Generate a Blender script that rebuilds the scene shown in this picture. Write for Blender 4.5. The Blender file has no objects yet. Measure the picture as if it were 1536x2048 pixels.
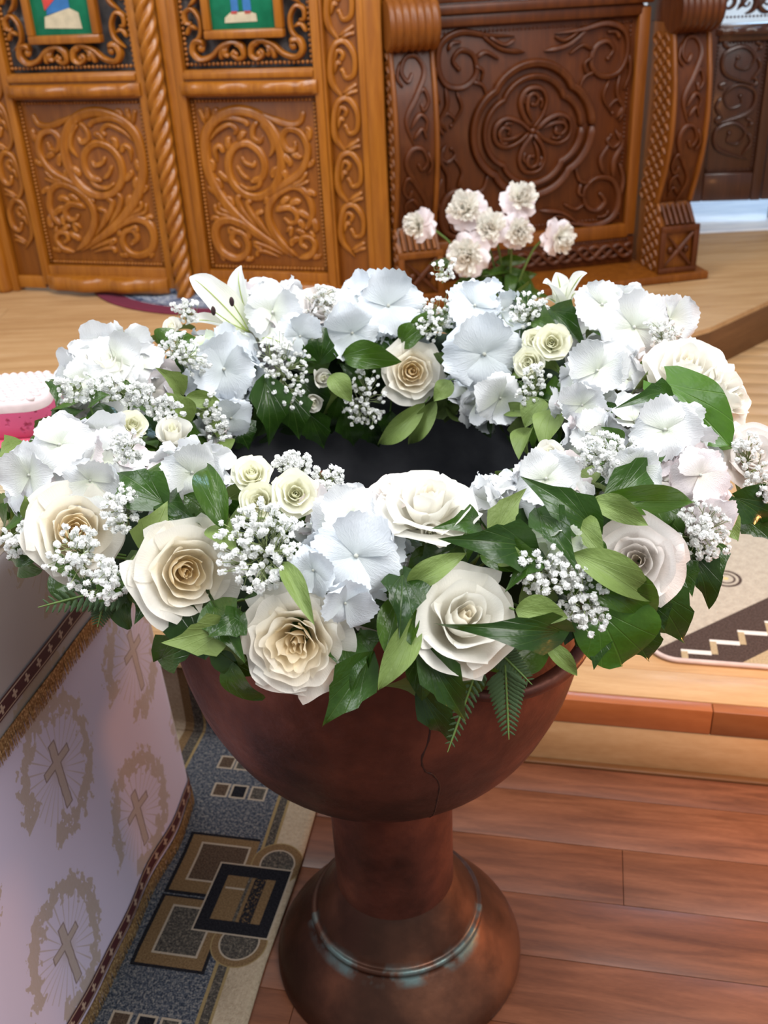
import bpy, bmesh, math, random
import numpy as np
from mathutils import Vector, Matrix

# ------------------------------------------------------------------ camera, world, lights, exposure
SC = bpy.context.scene
COL = SC.collection
cam_data = bpy.data.cameras.new('camera')
cam = bpy.data.objects.new('camera', cam_data); COL.objects.link(cam)
cam.matrix_world = Matrix(((0.998707, 0.050829, 0.000000, 0.011986), (-0.024787, 0.487016, -0.873041, -1.151495), (-0.044376, 0.871912, 0.487647, 1.500000), (0, 0, 0, 1)))
cam_data.sensor_fit = 'VERTICAL'; cam_data.sensor_height = 36.0
cam_data.lens = 36.0 * 2000.0 / 2048.0
cam_data.clip_start = 0.02
cam_data.dof.use_dof = True; cam_data.dof.focus_distance = 1.0; cam_data.dof.aperture_fstop = 9.0
SC.camera = cam

world = bpy.data.worlds.new('church_daylight'); SC.world = world
world.use_nodes = True
world.node_tree.nodes['Background'].inputs[0].default_value = (0.86, 0.92, 1.0, 1)
world.node_tree.nodes['Background'].inputs[1].default_value = 0.40

def area_light(name, loc, target, size, power, colour, size_y=None):
    d = bpy.data.lights.new(name, 'AREA'); d.energy = power; d.color = colour
    d.shape = 'RECTANGLE'; d.size = size; d.size_y = size_y or size
    o = bpy.data.objects.new(name, d); COL.objects.link(o)
    o.location = loc
    o.rotation_euler = (Vector(target) - Vector(loc)).to_track_quat('-Z', 'Y').to_euler()
    return o
area_light('window_light_left', (-2.6, -0.6, 3.4), (0, 0.6, 0.8), 1.6, 88, (0.93, 0.97, 1.0), 2.2)
area_light('window_light_high', (0.7, 0.3, 3.9), (0.1, 0.7, 0.5), 1.5, 88, (0.97, 0.98, 1.0))
area_light('window_light_behind', (1.5, -1.7, 3.5), (0, 1.0, 0.5), 1.6, 106, (1.0, 0.98, 0.95), 2.0)
area_light('altar_window', (2.6, 5.0, 2.4), (1.5, 3.5, 0.3), 1.0, 62, (0.45, 0.70, 1.0))
area_light('added_light_doors', (-0.9, 1.3, 3.7), (-0.6, 2.6, 0.8), 1.0, 42, (1.0, 0.97, 0.93))  # added light grazing down the doors to bring out their carved relief
lamp = bpy.data.lights.new('warm_lamp', 'POINT'); lamp.energy = 19; lamp.color = (1.0, 0.42, 0.14); lamp.shadow_soft_size = 0.09
lo = bpy.data.objects.new('warm_lamp', lamp); COL.objects.link(lo); lo.location = (1.16, 0.06, 0.50)

SC.view_settings.view_transform = 'Standard'; SC.view_settings.look = 'None'
SC.view_settings.gamma = 1.0; SC.view_settings.use_curve_mapping = False
SC.view_settings.exposure = 0.0

# ------------------------------------------------------------------ node expressions and materials
class X:
    """a value in a node tree, with arithmetic"""
    def __init__(s, nt, v): s.nt = nt; s.v = v
    def _op(s, op, *a):
        n = s.nt.nodes.new('ShaderNodeMath'); n.operation = op
        for i, q in enumerate((s,) + a):
            q = q.v if isinstance(q, X) else q
            if isinstance(q, (int, float)): n.inputs[i].default_value = q
            else: s.nt.links.new(q, n.inputs[i])
        return X(s.nt, n.outputs[0])
    def __add__(s, o): return s._op('ADD', o)
    def __radd__(s, o): return s._op('ADD', o)
    def __sub__(s, o): return s._op('SUBTRACT', o)
    def __rsub__(s, o): return (s * -1.0) + o
    def __mul__(s, o): return s._op('MULTIPLY', o)
    def __rmul__(s, o): return s._op('MULTIPLY', o)
    def __truediv__(s, o): return s._op('DIVIDE', o)
    def abs(s): return s._op('ABSOLUTE')
    def sin(s): return s._op('SINE')
    def cos(s): return s._op('COSINE')
    def sqrt(s): return s._op('SQRT')
    def floor(s): return s._op('FLOOR')
    def fract(s): return s._op('FRACT')
    def mod(s, o): return s._op('FLOORED_MODULO', o)
    def lt(s, o): return s._op('LESS_THAN', o)
    def gt(s, o): return s._op('GREATER_THAN', o)
    def mx(s, o): return s._op('MAXIMUM', o)
    def mn(s, o): return s._op('MINIMUM', o)
    def atan2(s, o): return s._op('ARCTAN2', o)
    def clamp(s): return s.mx(0.0).mn(1.0)

class Mat:
    def __init__(s, name):
        s.m = bpy.data.materials.new(name); s.m.use_nodes = True
        s.nt = s.m.node_tree; s.b = s.nt.nodes['Principled BSDF']; s.outn = s.nt.nodes['Material Output']
    def new(s, t): return s.nt.nodes.new(t)
    def link(s, a, b): s.nt.links.new(a, b)
    def coord(s, kind='Object'):
        if not hasattr(s, 'tc'): s.tc = s.new('ShaderNodeTexCoord')
        return s.tc.outputs[kind]
    def xyz(s, kind='Object'):
        n = s.new('ShaderNodeSeparateXYZ'); s.link(s.coord(kind), n.inputs[0])
        return [X(s.nt, n.outputs[i]) for i in range(3)]
    def vec(s, x, y, z=0.0):
        n = s.new('ShaderNodeCombineXYZ')
        for i, q in enumerate((x, y, z)):
            q = q.v if isinstance(q, X) else q
            if isinstance(q, (int, float)): n.inputs[i].default_value = q
            else: s.link(q, n.inputs[i])
        return n.outputs[0]
    def noise(s, scale, detail=3, stretch=None, kind='Object', vec=None, rough=.55, dist=0.0):
        n = s.new('ShaderNodeTexNoise'); n.inputs['Scale'].default_value = scale
        n.inputs['Detail'].default_value = detail; n.inputs['Roughness'].default_value = rough
        n.inputs['Distortion'].default_value = dist
        v = vec if vec is not None else s.coord(kind)
        if stretch:
            mp = s.new('ShaderNodeMapping'); mp.inputs['Scale'].default_value = stretch
            s.link(v, mp.inputs[0]); v = mp.outputs[0]
        s.link(v, n.inputs['Vector'])
        return X(s.nt, n.outputs['Fac'])
    def ramp(s, fac, stops):
        n = s.new('ShaderNodeValToRGB'); el = n.color_ramp.elements
        while len(el) < len(stops): el.new(0.5)
        for e, (p, c) in zip(el, stops): e.position = p; e.color = (*c, 1)
        s.link(fac.v, n.inputs[0]); return n.outputs[0]
    def mix(s, fac, a, b):
        n = s.new('ShaderNodeMix'); n.data_type = 'RGBA'
        fac = fac.v if isinstance(fac, X) else fac
        if isinstance(fac, (int, float)): n.inputs[0].default_value = fac
        else: s.link(fac, n.inputs[0])
        for q, i in ((a, 6), (b, 7)):
            if isinstance(q, tuple): n.inputs[i].default_value = (*q, 1)
            else: s.link(q, n.inputs[i])
        return n.outputs[2]
    def base(s, c):
        if isinstance(c, tuple): s.b.inputs['Base Color'].default_value = (*c, 1)
        else: s.link(c, s.b.inputs['Base Color'])
        return s
    def set(s, **k):
        for n, v in k.items():
            n = n.replace('_', ' ').title().replace('Ior', 'IOR')
            i = s.b.inputs[n]
            if isinstance(v, X): s.link(v.v, i)
            else: i.default_value = v
        return s
    def bump(s, h, strength=.3, dist=.01):
        n = s.new('ShaderNodeBump'); n.inputs['Strength'].default_value = strength; n.inputs['Distance'].default_value = dist
        s.link(h.v, n.inputs['Height']); s.link(n.outputs[0], s.b.inputs['Normal'])
        s.bumpn = n; return s
    def thin(s, colour, amount):
        """light passing through a petal or a leaf"""
        t = s.new('ShaderNodeBsdfTranslucent')
        if isinstance(colour, tuple): t.inputs[0].default_value = (*colour, 1)
        else: s.link(colour, t.inputs[0])
        mx = s.new('ShaderNodeMixShader'); mx.inputs[0].default_value = amount
        s.link(s.b.outputs[0], mx.inputs[1]); s.link(t.outputs[0], mx.inputs[2]); s.link(mx.outputs[0], s.outn.inputs[0])
        return s

M = {}
def wood(name, c0, c1, c2, rough=.32, stretch=(6, 6, .6), scale=7, coat=.35, bump=.08, kind='Object', rnd=0.0):
    m = Mat(name)
    n = m.noise(scale, 5, stretch, kind, dist=.6)
    f = m.noise(scale * 14, 3, (stretch[0], stretch[1], stretch[2] * .35), kind)
    fac = n * .75 + f * .25
    if rnd:
        oi = m.new('ShaderNodeObjectInfo'); fac = fac + (X(m.nt, oi.outputs['Random']) - .5) * rnd
    m.base(m.ramp(fac, [(.3, c0), (.5, c1), (.7, c2)]))
    m.set(roughness=rough, specular_ior_level=.35, coat_weight=coat, coat_roughness=.18)
    m.bump(f, bump, .004)
    M[name] = m.m
wood('oak_gold', (.20, .058, .004), (.285, .093, .007), (.36, .128, .012), rnd=.12)
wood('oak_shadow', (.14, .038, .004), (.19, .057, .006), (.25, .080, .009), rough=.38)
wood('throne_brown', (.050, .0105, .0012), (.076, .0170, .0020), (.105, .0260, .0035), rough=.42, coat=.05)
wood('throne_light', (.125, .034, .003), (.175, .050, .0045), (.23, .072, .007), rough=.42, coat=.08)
wood('far_brown', (.040, .012, .005), (.058, .017, .007), (.08, .025, .010), rough=.3)
wood('laminate', (.085, .028, .013), (.150, .053, .025), (.225, .085, .042), rough=.40, stretch=(.9, 9, 5), scale=5, coat=.12, bump=.02, rnd=.10)
wood('pine', (.37, .20, .085), (.47, .275, .125), (.55, .345, .175), rough=.46, stretch=(.8, 8, 5), scale=4, coat=.08, bump=.02, rnd=.16)
wood('nosing', (.26, .075, .020), (.32, .098, .028), (.38, .125, .04), rough=.36, stretch=(.8, 8, 5), scale=4, coat=.2, bump=.03)
wood('riser_brown', (.10, .042, .014), (.135, .058, .02), (.175, .078, .028), rough=.4, stretch=(.8, 5, 8), scale=4, coat=.1)

m = Mat('copper'); n1 = m.noise(9, 5); n2 = m.noise(60, 3); n3 = m.noise(2.5, 3)
m.base(m.ramp(n1 * .6 + n3 * .4, [(.38, (.050, .017, .012)), (.5, (.120, .038, .025)), (.62, (.24, .076, .044))]))
m.set(metallic=.55, roughness=n2 * .25 + .33); m.bump(n1 * .6 + n2 * .4, .30, .01); M['copper'] = m.m
m = Mat('copper_dark'); m.base((.05, .022, .018)).set(metallic=.5, roughness=.5); M['copper_dark'] = m.m
m = Mat('copper_foot'); n1 = m.noise(7, 5); n2 = m.noise(45, 3)
x, y, z = m.xyz(); rr = (x * x + y * y).sqrt()
ring = (1.0 - ((rr - .142) / .012).abs()).clamp() * (m.noise(16, 4) - .48).mx(0.0) * 9.0
ring = ring.clamp() * (y.lt(-.02))
col = m.ramp(n1, [(.38, (.050, .020, .011)), (.5, (.085, .034, .019)), (.64, (.17, .068, .036))])
m.base(m.mix(ring, col, (.13, .19, .185)))
m.set(metallic=.6, roughness=n2 * .25 + .28); m.bump(n1 * .5 + n2 * .5, .12, .01); M['copper_foot'] = m.m
m = Mat('tin'); n1 = m.noise(14, 4); m.base(m.ramp(n1, [(.3, (.075, .077, .088)), (.7, (.15, .15, .165))])).set(metallic=.5, roughness=.42); m.bump(n1, .1, .01); M['tin'] = m.m

def petal(name, c0, c1, tr=.28, veins=False, rough=.55, edge=None):
    m = Mat(name)
    u, v, _ = m.xyz('UV')
    n = m.noise(3, 3, None, 'UV')
    col = m.ramp((v * .85 + n * .15), [(.12, c0), (.62, c1)])
    if edge: col = m.mix((v - .78).mx(0.0) * 3.0, col, edge)
    m.base(col); m.set(roughness=rough, specular_ior_level=.25)
    fine = m.noise(8, 3, (7, .8, 1), 'UV')
    h = fine
    if veins:
        a = (u - .5) / (v + .25) + (m.noise(5, 2, None, 'UV') - .5) * .16
        ve = (1.0 - ((a * 22.0).sin().abs() * 2.2)).mx(0.0)
        h = fine * .8 - ve * .16
    m.bump(h, .32 if veins else .16, .004)
    m.thin(c1, tr); M[name] = m.m
petal('rose_outer', (.92, .85, .66), (.93, .90, .83), .40)
petal('rose_mid', (.96, .84, .62), (.96, .91, .80), .48)
petal('rose_heart', (.97, .76, .46), (.97, .88, .70), .55)
petal('rose_white', (.92, .87, .72), (.92, .90, .84), .38)
petal('rose_blush', (.92, .86, .78), (.94, .91, .89), .34, edge=(.92, .78, .72))
petal('rose_cream', (.86, .86, .58), (.93, .92, .78), .34)
petal('rose_green', (.74, .78, .46), (.90, .90, .74), .34)
petal('hydrangea_white', (.70, .74, .60), (.775, .785, .805), .22, veins=True)
petal('hydrangea_cool', (.68, .73, .73), (.735, .775, .825), .22, veins=True)
petal('hydrangea_pink', (.74, .70, .62), (.80, .74, .76), veins=True, edge=(.93, .80, .80))
petal('hydrangea_green', (.55, .68, .34), (.82, .87, .76), veins=True)
petal('lily_petal', (.82, .87, .62), (.94, .94, .92), .34, veins=True)
petal('peony_petal', (.93, .88, .72), (.94, .92, .86), .4)
petal('peony_guard', (.90, .82, .82), (.92, .85, .88), .36)
m = Mat('blossom'); m.base((.97, .975, .97)).set(roughness=.6, emission_strength=0.0); m.thin((.97, .97, .95), .4); M['blossom'] = m.m
def plain(name, c, **k):
    m = Mat(name); n = m.noise(30, 2); d = tuple(q * .82 for q in c)
    m.base(m.ramp(n, [(.35, d), (.65, c)])); m.set(**k); M[name] = m.m
plain('stem_green', (.13, .22, .05), roughness=.5)
plain('stem_pale', (.30, .36, .16), roughness=.6)
plain('anther', (.035, .012, .012), roughness=.8)
plain('foam_green', (.015, .035, .012), roughness=.9)
plain('floret_eye', (.55, .56, .50), roughness=.6)

def leaf_mat(name, top, top2, vein, under, rough=.3):
    m = Mat(name)
    u, v, _ = m.xyz('UV')
    ax = (u - .5).abs()
    d = (1.0 - ax * 60.0).clamp()
    for k in (.9, 2.0):                                    # side veins fan out from the stalk
        t = (ax - v * (.34 * k) + .0).abs()
        d = d.mx(((1.0 - t * 85.0).clamp()) * .7)
    n = m.noise(4, 3, None, 'UV'); oi = m.new('ShaderNodeObjectInfo')
    col = m.ramp(n * .6 + X(m.nt, oi.outputs['Random']) * .4, [(.25, top), (.75, top2)])
    col = m.mix(d * .34, col, vein)
    g = m.new('ShaderNodeNewGeometry'); bf = X(m.nt, g.outputs['Backfacing'])
    m.base(m.mix(bf, col, m.mix(d * .5, under, tuple(min(1, q * 1.35) for q in under))))
    m.set(roughness=bf * .25 + rough, specular_ior_level=.45)
    m.bump(n * .8 - d * .3, .35, .006)
    m.thin(m.mix(bf, tuple(q * 2.2 for q in top2), under), .16); M[name] = m.m
plain('rib_green', (.42, .52, .14), roughness=.5)
leaf_mat('ivy_leaf', (.011, .034, .004), (.032, .082, .008), (.10, .17, .035), (.15, .21, .05))
leaf_mat('oval_leaf', (.026, .066, .007), (.06, .125, .012), (.13, .21, .04), (.16, .23, .055))
leaf_mat('round_leaf', (.035, .105, .007), (.065, .155, .011), (.14, .25, .045), (.15, .23, .05), .34)
leaf_mat('fern_leaf', (.012, .04, .015), (.03, .07, .025), (.07, .12, .05), (.06, .11, .04), .4)

# ------------------------------------------------------------------ mesh and object helpers
class MB:
    def __init__(s): s.v = []; s.f = []; s.uv = []; s.mi = []; s.cur = 0
    def grid(s, P, UV=None, closed_u=False):
        """P[i][j] rows of points"""
        P = np.asarray(P, float); a, b = P.shape[:2]; o = len(s.v)
        s.v += [tuple(p) for p in P.reshape(-1, 3)]
        if UV is None:
            UV = np.stack(np.meshgrid(np.linspace(0, 1, a), np.linspace(0, 1, b), indexing='ij'), -1)
        s.uv += [tuple(q) for q in np.asarray(UV, float).reshape(-1, 2)]
        for i in range(a if closed_u else a - 1):
            k = (i + 1) % a
            for j in range(b - 1):
                s.f.append((o + i * b + j, o + k * b + j, o + k * b + j + 1, o + i * b + j + 1)); s.mi.append(s.cur)
        return s
    def poly(s, pts, flip=False):
        o = len(s.v); s.v += [tuple(p) for p in pts]; s.uv += [(p[0], p[1]) for p in pts]
        f = tuple(range(o, o + len(pts))); s.f.append(f[::-1] if flip else f); s.mi.append(s.cur)
        return s
    def box(s, x0, x1, y0, y1, z0, z1, bev=0.0):
        """box with chamfered edges"""
        if bev <= 0:
            o = len(s.v)
            for z in (z0, z1):
                for x, y in ((x0, y0), (x1, y0), (x1, y1), (x0, y1)): s.v.append((x, y, z)); s.uv.append((x, y))
            for f in ((3, 2, 1, 0), (4, 5, 6, 7), (0, 1, 5, 4), (1, 2, 6, 5), (2, 3, 7, 6), (3, 0, 4, 7)):
                s.f.append(tuple(o + q for q in f)); s.mi.append(s.cur)
            return s
        bm = bmesh.new(); bmesh.ops.create_cube(bm, size=1)
        for v in bm.verts:
            v.co = Vector(((x0 + x1) / 2 + v.co.x * (x1 - x0), (y0 + y1) / 2 + v.co.y * (y1 - y0), (z0 + z1) / 2 + v.co.z * (z1 - z0)))
        bmesh.ops.bevel(bm, geom=list(bm.edges), offset=bev, segments=2, profile=.5, affect='EDGES')
        s.add_bm(bm); bm.free(); return s
    def add_bm(s, bm):
        o = len(s.v); bm.verts.index_update()
        for v in bm.verts: s.v.append(tuple(v.co)); s.uv.append((v.co.x, v.co.y))
        for f in bm.faces: s.f.append(tuple(o + v.index for v in f.verts)); s.mi.append(s.cur)
    def prism(s, pts, y0, y1):
        """outline in x,z pushed from y0 to y1 (convex or concave, counter-clockwise)"""
        n = len(pts); o = len(s.v)
        for y in (y0, y1):
            for x, z in pts: s.v.append((x, y, z)); s.uv.append((x, z))
        s.f.append(tuple(o + i for i in range(n))); s.f.append(tuple(o + n + i for i in range(n - 1, -1, -1)))
        s.mi += [s.cur] * 2
        for i in range(n):
            k = (i + 1) % n; s.f.append((o + k, o + i, o + n + i, o + n + k)); s.mi.append(s.cur)
        return s
    def lathe(s, prof, seg=48, close=True):
        P = [[(r * math.cos(2 * math.pi * i / seg), r * math.sin(2 * math.pi * i / seg), z) for r, z in prof] for i in range(seg)]
        return s.grid(P, closed_u=True)
    def tube(s, pts, rad, seg=8, caps=True):
        pts = [Vector(p) for p in pts]; n = len(pts)
        if isinstance(rad, (int, float)): rad = [rad] * n
        rows = []; up = Vector((0, 0, 1))
        for i, p in enumerate(pts):
            d = (pts[min(i + 1, n - 1)] - pts[max(i - 1, 0)])
            d = d.normalized() if d.length > 1e-9 else Vector((0, 0, 1))
            if abs(d.dot(up)) > .97: up = Vector((1, 0, 0)) if abs(d.x) < .9 else Vector((0, 1, 0))
            a = d.cross(up).normalized(); b = a.cross(d).normalized(); up = b
            rows.append([tuple(p + (a * math.cos(t) + b * math.sin(t)) * rad[i]) for t in [2 * math.pi * k / seg for k in range(seg)]])
        P = np.array(rows).transpose(1, 0, 2)
        s.grid(P, closed_u=True)
        if caps: s.poly([P[k][0] for k in range(seg)], True); s.poly([P[k][-1] for k in range(seg)])
        return s
    def ball(s, c, r, sub=1, sc=(1, 1, 1)):
        bm = bmesh.new(); bmesh.ops.create_icosphere(bm, subdivisions=sub, radius=r)
        for v in bm.verts: v.co = Vector((v.co.x * sc[0] + c[0], v.co.y * sc[1] + c[1], v.co.z * sc[2] + c[2]))
        s.add_bm(bm); bm.free(); return s
    def mesh(s, name, mats, smooth=True):
        me = bpy.data.meshes.new(name); me.from_pydata(s.v, [], s.f); me.update()
        uvl = me.uv_layers.new(name='UVMap')
        li = np.empty(len(me.loops), np.int32); me.loops.foreach_get('vertex_index', li)
        uvl.data.foreach_set('uv', np.asarray(s.uv, np.float32)[li].ravel())
        for q in (mats if isinstance(mats, (list, tuple)) else [mats]): me.materials.append(M[q] if isinstance(q, str) else q)
        me.polygons.foreach_set('material_index', np.asarray(s.mi, np.int32))
        if smooth: me.polygons.foreach_set('use_smooth', np.ones(len(me.polygons), bool))
        return me
    def obj(s, name, mats, parent=None, smooth=True, **k):
        return link(name, s.mesh(name, mats, smooth), parent, **k)

def link(name, data, parent=None, loc=None, mat=None, label=None, cat=None, group=None, kind=None):
    o = bpy.data.objects.new(name, data); COL.objects.link(o)
    if parent: o.parent = parent
    if loc is not None: o.location = loc
    if mat is not None: o.matrix_local = mat
    if label: o['label'] = label
    if cat: o['category'] = cat
    if group: o['group'] = group
    if kind: o['kind'] = kind
    return o
def thing(name, label, cat, loc=(0, 0, 0), rz=0.0, group=None, mat=None):
    o = link(name, None, None, loc, None, label, cat, group); o.empty_display_size = .05
    o.rotation_euler = (0, 0, rz)
    if mat is not None: o.matrix_world = mat
    return o
def sharp(o, deg=35):
    me = o.data; me.polygons.foreach_set('use_smooth', np.ones(len(me.polygons), bool)); me.set_sharp_from_angle(angle=math.radians(deg)); return o
def frame_z(p, axis, scale=1.0, spin=0.0):
    """matrix whose z axis runs along axis"""
    q = Vector(axis).normalized().to_track_quat('Z', 'Y').to_matrix()
    return Matrix.Translation(Vector(p)) @ (q @ Matrix.Rotation(spin, 3, 'Z')).to_4x4() @ Matrix.Scale(scale, 4)
def catmull(P, n=8):
    P = [np.array(p, float) for p in P]; Q = [2 * P[0] - P[1]] + P + [2 * P[-1] - P[-2]]; out = []
    for i in range(1, len(Q) - 2):
        a, b, c, d = Q[i - 1:i + 3]
        for k in range(n):
            t = k / n
            out.append(.5 * ((2 * b) + (c - a) * t + (2 * a - 5 * b + 4 * c - d) * t * t + (3 * b - a - 3 * c + d) * t ** 3))
    out.append(P[-1]); return np.array(out)
# ------------------------------------------------------------------ the setting: floors, step, platform, back wall
RZ = -math.asin(.208)                      # the church axis is turned a little against the view
CR, SR = math.cos(RZ), math.sin(RZ)
def W(p, q, z=0.0): return (p * CR - q * SR, p * SR + q * CR, z)
rnd = random.Random(4)

def planks(parent, mat, p0, p1, q0, q1, z, width, length, gap=.0005, thick=.018, name='plank'):
    row = 0; q = q0
    while q < q1 - 1e-6:
        qe = min(q + width, q1); p = p0 - rnd.uniform(0, length)
        while p < p1:
            a = max(p, p0); b = min(p + length, p1)
            if b - a > .03:
                me = MB().box(a + gap, b - gap, q + gap, qe - gap, z - thick, z + rnd.uniform(-.0002, .0002), .0006).mesh(name, mat)
                sharp(link(name, me, parent), 30)
            p += length
        q = qe; row += 1

floor = link('floor', None); floor.rotation_euler = (0, 0, RZ); floor['kind'] = 'structure'
MB().box(-3, 3, -3.2, .486, -.06, -.0185).obj('subfloor', 'laminate', floor, False)
planks(floor, 'laminate', -.9, 2.2, -1.4, .486, 0, .128, 1.28)

step = link('trim_1', None); step.rotation_euler = (0, 0, RZ); step['kind'] = 'structure'
MB().box(-3.2, 4.4, .510, 4.6, -.02, .151).obj('step_body', 'pine', step, False)
for a, b in ((-3.2, -.55), (-.549, .92), (.921, 2.6)):
    sharp(MB().box(a, b, .486, .51, .002, .1085, .0015).obj('riser_board', 'pine', step), 30)
for a, b in ((-3.2, .55), (.551, 2.6)):
    sharp(MB().box(a, b, .4835, .51, .110, .1695, .002).obj('nosing_board', 'nosing', step), 30)
planks(step, 'pine', -1.0, 2.4, .5105, 3.2, .17, .09, 1.1)
sharp(MB().box(-3, 2.6, .470, .486, 0, .007, .002).obj('transition_strip', 'riser_brown', step), 30)

# upper platform: outline in world x,y, its right corner in view
PZ = .33
plat = link('trim_2', None); plat['kind'] = 'structure'
cx, cy = 1.165, 2.125
dx, dy = .754, .657                                   # direction of the right edge
A = [(-4.0, 2.62), (-2.6, 1.62), (-.6, 1.50), (.55, 1.78), (cx, cy), (cx + dx * 3.2, cy + dy * 3.2), (4.4, 5.4), (-4.0, 5.4)]
body = MB(); body.poly([(x, y, PZ - .0185) for x, y in A]); body.obj('platform_body', 'pine', plat, False)
for (x0, y0), (x1, y1) in zip(A[:5], A[1:6]):
    L = math.hypot(x1 - x0, y1 - y0); o = MB().box(0, L, 0, .02, .17, PZ - .0195, .001).obj('riser_board', 'riser_brown', plat)
    sharp(o, 30); o.location = (x0, y0, 0); o.rotation_euler = (0, 0, math.atan2(y1 - y0, x1 - x0))
def clip_poly(poly, y0, y1):
    """the part of a polygon between two lines y = const"""
    for s_, yy in ((1, y0), (-1, y1)):
        out = []
        for i in range(len(poly)):
            a, b = poly[i], poly[(i + 1) % len(poly)]
            da, db = s_ * (a[1] - yy), s_ * (b[1] - yy)
            if da >= 0: out.append(a)
            if da * db < 0:
                t = da / (da - db); out.append((a[0] + (b[0] - a[0]) * t, a[1] + (b[1] - a[1]) * t))
        poly = out
        if not poly: return []
    return poly
yy = 1.50
while yy < 3.5:
    pg = clip_poly(A, yy + .001, yy + .139)
    if len(pg) > 2:
        xs = [p[0] for p in pg]; cut = rnd.uniform(-.9, .9)
        for lo_, hi_ in ((-9, cut - 1.3), (cut - 1.3, cut), (cut, cut + 1.3), (cut + 1.3, 9)):
            q = [(y, x) for x, y in pg]; q = clip_poly(q, lo_ + .001, hi_ - .001); q = [(x, y) for y, x in q]
            if len(q) > 2:
                b = MB(); n = len(q)
                b.v = [(x, y, PZ - .018) for x, y in q] + [(x, y, PZ) for x, y in q]; b.uv = [(x, y) for x, y, _ in b.v]
                b.f = [tuple(range(n, 2 * n))] + [(i, (i + 1) % n, n + (i + 1) % n, n + i) for i in range(n)]; b.mi = [0] * len(b.f)
                b.obj('plank', 'pine', plat, False)
    yy += .14

mm = Mat('daylit_floor_pale'); n = mm.noise(5, 5, (1, 3, 1)); mm.base(mm.ramp(n, [(.35, (.62, .68, .78)), (.65, (.80, .84, .90))])).set(roughness=.3); M['daylit_floor_pale'] = mm.m  # daylight on the far floor put into a pale bluish colour
mm = Mat('plaster'); n = mm.noise(6, 4); mm.base(mm.ramp(n, [(.3, (.66, .65, .62)), (.7, (.74, .73, .70))])).set(roughness=.9); M['plaster'] = mm.m
slab = MB().box(.9, 4.2, 3.36, 5.3, PZ, PZ + .012, .003).obj('trim_3', 'daylit_floor_pale'); slab['kind'] = 'structure'  # slab added to carry the daylit strip of floor
wl = MB().box(-4.0, 4.4, 5.3, 5.4, 0, 4.2).obj('wall_back', 'plaster', None, False); wl['kind'] = 'structure'

# ------------------------------------------------------------------ copper font
font = thing('baptismal_font', 'large copper baptismal font with a round bowl on a flared foot', 'font')
prof = [(.085, .432), (.110, .4435), (.142, .456), (.170, .473), (.195, .494), (.217, .519), (.236, .547), (.251, .579), (.264, .613), (.273, .648), (.280, .684), (.283, .722), (.284, .80), (.286, .884), (.298, .890), (.302, .897), (.298, .904), (.288, .904)]
def smooth_prof(P, n=4): return [tuple(q) for q in catmull(P, n)]
inner = [(.288, .904), (.277, .898), (.275, .83), (.273, .72), (.262, .63), (.23, .55), (.17, .50), (.09, .475), (.0005, .47)]
MB().lathe(smooth_prof(prof, 3), 80).obj('bowl', 'copper', font)
MB().lathe(smooth_prof(inner, 3), 64).obj('bowl_lining', 'tin', font, label='grey tinned inside of the bowl')
MB().lathe([(.0975, .450), (.0960, .42), (.0960, .17), (.098, .160)], 48).obj('stem', 'copper', font)
footp = [(.096, .178), (.104, .166), (.120, .140), (.131, .122), (.135, .114), (.141, .113), (.1445, .108), (.142, .101), (.148, .094), (.165, .074), (.184, .050), (.200, .028), (.207, .014), (.209, .004), (.207, 0), (.19, 0)]
MB().lathe(smooth_prof(footp, 3), 72).obj('foot', 'copper_foot', font)
def bowl_r(z):
    for (r0, z0), (r1, z1) in zip(prof, prof[1:]):
        if z0 <= z <= z1: return r0 + (r1 - r0) * (z - z0) / (z1 - z0)
    return .284
def on_bowl(deg, z, off=0.0):
    a = math.radians(deg); r = bowl_r(z) + off; return (r * math.cos(a), r * math.sin(a), z)
crack = catmull([(-79, .80), (-79.5, .72), (-81.5, .68), (-80.5, .655), (-78.5, .645), (-76.5, .62), (-76.3, .58), (-76.0, .55), (-75.4, .52), (-74.6, .48)], 5)
MB().tube([on_bowl(a, z, -.0002) for a, z in crack], [.0013 if i % 3 else .0018 for i in range(len(crack))], 5).obj('seam_crack', 'copper_dark', font, label='dark crooked crack down the bowl')
for a0, a1 in ((-72, -24), (108, 156)):
    hp = []
    for i in range(21):
        t = i / 20; s = math.sin(math.pi * t) ** .6
        a = a0 + (a1 - a0) * t; hp.append(on_bowl(a, .775 - .022 * s + .02 * t * (a0 < 0), -.004 + .034 * s))
    h = MB().tube(hp, [.0085 + .002 * math.cos(math.pi * (2 * i / 20 - 1)) for i in range(21)], 10).obj('handle', 'copper', font)
    for a in (a0, a1):
        p = on_bowl(a, .778, .001); MB().ball(p, .016, 2, (1, 1, 1.2)).obj('rivet_plate', 'copper', h)

# ------------------------------------------------------------------ altar cloth on the table at the left
def ring_curve(p0, p1, q0, q1, r, n=10, step=.02):
    """rounded rectangle, starting on the right side at its near end, going to the far end"""
    C = []
    def seg(a, b):
        L = math.hypot(b[0] - a[0], b[1] - a[1]); k = max(2, int(L / step))
        for i in range(k): C.append((a[0] + (b[0] - a[0]) * i / k, a[1] + (b[1] - a[1]) * i / k))
    def arc(c, a0):
        for i in range(n): a = a0 + math.pi / 2 * i / n; C.append((c[0] + r * math.cos(a), c[1] + r * math.sin(a)))
    seg((p1, q0 + r), (p1, q1 - r)); arc((p1 - r, q1 - r), 0)
    seg((p1 - r, q1), (p0 + r, q1)); arc((p0 + r, q1 - r), math.pi / 2)
    seg((p0, q1 - r), (p0, q0 + r)); arc((p0 + r, q0 + r), math.pi)
    seg((p0 + r, q0), (p1 - r, q0)); arc((p1 - r, q0 + r), math.pi * 1.5)
    return C
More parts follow.
